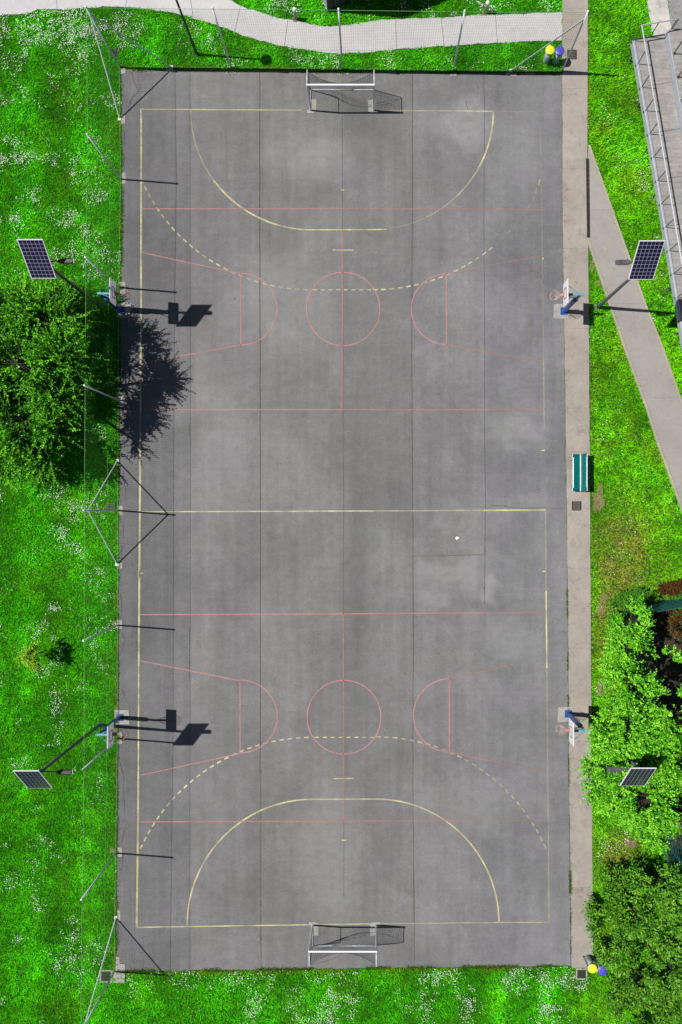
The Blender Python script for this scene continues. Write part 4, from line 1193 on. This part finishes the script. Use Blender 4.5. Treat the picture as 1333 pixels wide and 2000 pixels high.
# ------------------------------------------------------------------ timber hut at the top border
cx, cy = G(641, 23)
e1 = Vector((.928, .371, 0)); e2 = Vector((-.371, .928, 0))
o = thing('timber_hut', (cx, cy, ZG), 'tall boarded hut, shade painted into its front boards, cut by the top border, its shadow over the daisies', 'hut')
HW, HD, HH = 5.6, 4.4, 5.3
Rh = Matrix((e1, e2, (0, 0, 1))).transposed()
mh = mat_planks('hut_boards_shaded', (.055, .054, .056), .16, (e1.x + e2.x * .01, e1.y, .0), .25); mh2 = mat_planks('hut_boards_sunlit', (.26, .26, .25), .16, (e2.x, e2.y, 0), .12)  # same timber: front colour darkened for shade, side colour lightened for sun
mb = MB()
for i in range(int(HW / .16)):
    mb.box(Rh @ Vector((.08 + .16 * i, .03, HH / 2)), (.145, .04, HH), Rh)
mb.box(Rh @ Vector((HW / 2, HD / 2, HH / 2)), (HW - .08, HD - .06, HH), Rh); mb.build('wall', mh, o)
mb = MB()
for i in range(int(HD / .16)):
    mb.box(Rh @ Vector((-.012, .09 + .16 * i, HH / 2)), (.04, .145, HH), Rh)
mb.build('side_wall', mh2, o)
mb = MB(); mb.box(Rh @ Vector((HW / 2, HD / 2, HH + .06)), (HW + .10, HD + .10, .12), Rh, .02); mb.build('roof', M['dsteel'], o)

# ------------------------------------------------------------------ raised steel walkway at the upper right
za = .90
A = Vector((*G(1236, 79, za), 0)); B = Vector((*G(1323.5, 598, za), 0))
t = (B - A).normalized(); v = Vector((-t.y, t.x, 0))     # v points right (+x)
if v.x < 0: v = -v
Lw = 17.0
Rw = Matrix((t, v, Vector((0, 0, 1)))).transposed()
o = thing('raised_walkway', (A.x, A.y, ZG), 'raised grey walkway with steel railings at the upper right border', 'walkway')
dm = mat_planks('deck_boards', (.215, .205, .195), 2.25, (t.x, t.y, 0), .07, True)
def W3(a, b, c): return Rw @ Vector((a, b, 0)) + Vector((0, 0, c - ZG))
mb = MB(); mb.box(W3(Lw / 2, .80, za - .03), (Lw, 1.46, .05), Rw); mb.build('lower_deck', dm, o)
mb = MB(); mb.box(W3(Lw / 2, 2.45, za + .33), (Lw, 1.72, .05), Rw); mb.build('upper_deck', dm, o)
mb = MB(); mb.box(W3(Lw / 2, 1.565, za + .13), (Lw, .05, .37), Rw); mb.build('riser', M['rail'], o)
mb = MB(); mb.box(W3(Lw / 2, .025, za - .16), (Lw, .05, .30), Rw); mb.box(W3(Lw / 2, .06, za + .04), (Lw, .02, .10), Rw); mb.build('edge_beam', M['rail'], o)
mb = MB(); mb.box(W3(-.03, 1.7, za - .10), (.04, 3.3, .26), Rw); mb.build('end_beam', M['dsteel'], o)  # darker than the edge beam, its shadow side put into the colour
rl = MB(); rl.tube([W3(-.02, .05, za + 1.0), W3(Lw, .05, za + 1.0)], .032, 8); rl.build('handrail', M['rail'], o)
rl = MB(); rl.tube([W3(-.02, .05, za + 1.0), W3(-.02, 1.72, za + 1.0)], .030, 8); rl.build('handrail', M['rail'], o)
rl = MB(); rl.tube([W3(1.2, 1.64, za + 1.33), W3(Lw, 1.64, za + 1.33)], .030, 8); rl.build('handrail', M['rail'], o)
n = 15
for i in range(n + 1):
    mb = MB(); a_ = .02 + i * 1.125
    mb.box(W3(a_, .05, za + .49), (.03, .03, 1.02), Rw); mb.box(W3(a_, -.004, za - .1), (.09, .03, .12), Rw, .006); mb.build('rail_post', M['dsteel'], o)
    if i >= 1:
        mb = MB(); mb.box(W3(a_, 1.64, za + .82), (.04, .04, 1.0), Rw); mb.box(W3(a_, 1.66, za + .37), (.12, .10, .03), Rw); mb.build('rail_post', M['dsteel'], o)
for b_ in (.85, 1.70, 1.78):
    mb = MB(); mb.box(W3(-.02, b_, za + .48), (.03, .03, 1.02), Rw); mb.build('rail_post', M['dsteel'], o)
for i in range(8):
    mb = MB()
    mb.box(W3(.45 + i * 2.25, .12, za / 2 - .05), (.05, .05, za - .02), Rw); mb.box(W3(.45 + i * 2.25, 3.1, za / 2 - .05), (.05, .05, za - .02), Rw); mb.box(W3(.45 + i * 2.25, .12, -.01), (.16, .16, .03), Rw)
    mb.box(W3(.45 + i * 2.25, 1.6, za - .14), (.06, 2.9, .10), Rw); mb.build('trestle', M['dsteel'], o)

# ------------------------------------------------------------------ teal fence
cb = GV(1219, 1185); FHt = 2.5
o = thing('wire_fence', (cb.x, cb.y, ZG), 'teal wire garden fence with a screened upper stretch, half hidden by leaves', 'fence')
e_r = GV(1400, 1152); e_d = GV(1293, 1640); e_d2 = GV(1325, 1800)
mb = MB()
d_ = (e_r - cb); n_ = int(d_.length / .045)
for i in range(n_):
    p = cb + d_ * (i / n_); k = .03 * math.sin(i * .9) + .02 * math.sin(i * .23)
    mb.box((p.x, p.y + k * .3, FHt / 2), (.036, .006, FHt), Matrix.Rotation(math.atan2(d_.y, d_.x), 3, 'Z'))
mb.build('screen', M['tscreen'], o, cb)
mb = MB()
for (a, b) in ((cb, e_d), (e_d, e_d2)):
    d_ = b - a; L_ = d_.length
    for j in range(11): mb.tube([a + Vector((0, 0, .05 + j * .195)), b + Vector((0, 0, .05 + j * .195))], .006, 4, False)
    for i in range(int(L_ / .05)):
        p = a + d_ * (i * .05 / L_); mb.tube([p, p + Vector((0, 0, FHt))], .0026, 3, False)
mb.build('wire_panel', M['tfence'], o, cb)
mb = MB(); mb.tube([cb + Vector((0, 0, FHt)), e_r + Vector((0, 0, FHt))], .016, 6); mb.tube([e + Vector((0, 0, FHt)) for e in (cb, e_d, e_d2)], .014, 6); mb.build('top_rail', M['tfence'], o, cb)
for p in [cb, e_r, e_d, e_d2] + [cb.lerp(e_r, .5)] + [cb.lerp(e_d, f) for f in (.2, .4, .6, .8)]:
    mb = MB(); mb.tube([p, p + Vector((0, 0, FHt + .05))], .03, 8); mb.build('fence_post', M['tfence'], o, cb)

# ------------------------------------------------------------------ litter
x, y = G(893.5, 1051)
mb = MB(); r = random.Random(5)
pts = [(x + .10 * math.cos(a) * r.uniform(.7, 1.1), y + .075 * math.sin(a) * r.uniform(.7, 1.2), .012 + r.uniform(0, .03)) for a in [i * .7 for i in range(9)]]
mb.add(pts + [(x + .01, y, .06), (x, y - .01, .004)], [(i, (i + 1) % 9, 9) for i in range(9)] + [((i + 1) % 9, i, 10) for i in range(9)])
tag(mb.build('paper_scrap', M['paper']), 'crumpled white paper scrap lying on the asphalt right of centre', 'litter')

# ------------------------------------------------------------------ light, sky, camera
EL = math.radians(55.8); AZ = math.radians(4.6)
sun = bpy.data.lights.new('Sun', 'SUN'); sun.energy = 4.6; sun.angle = math.radians(.5); sun.color = (1, .965, .91)
so = bpy.data.objects.new('Sun', sun); COL.objects.link(so)
to = Vector((math.cos(EL) * math.cos(AZ), -math.cos(EL) * math.sin(AZ), -math.sin(EL)))
so.rotation_euler = to.to_track_quat('-Z', 'Y').to_euler()
w = bpy.data.worlds.new('World'); sc.world = w; w.use_nodes = True
nt = w.node_tree; bg = nt.nodes['Background']
sky = nt.nodes.new('ShaderNodeTexSky'); sky.sky_type = 'NISHITA'; sky.sun_disc = False
sky.sun_elevation = EL; sky.sun_rotation = math.radians(274.6)
nt.links.new(sky.outputs[0], bg.inputs[0]); bg.inputs[1].default_value = .038

cam = bpy.data.cameras.new('Camera'); co = bpy.data.objects.new('Camera', cam); COL.objects.link(co)
co.location = (0, 0, H); co.rotation_euler = (0, 0, 0)
cam.sensor_width = 36; cam.sensor_fit = 'AUTO'; cam.lens = 36 * (S * H) / 2000.0
cam.shift_x = -(NX - 666.5) / 2000.0; cam.shift_y = -(1000 - NY) / 2000.0
cam.clip_end = 1000
sc.camera = co
vs_ = sc.view_settings
vs_.view_transform = 'Standard'; vs_.look = 'None'; vs_.exposure = .60; vs_.gamma = 1; vs_.use_curve_mapping = False
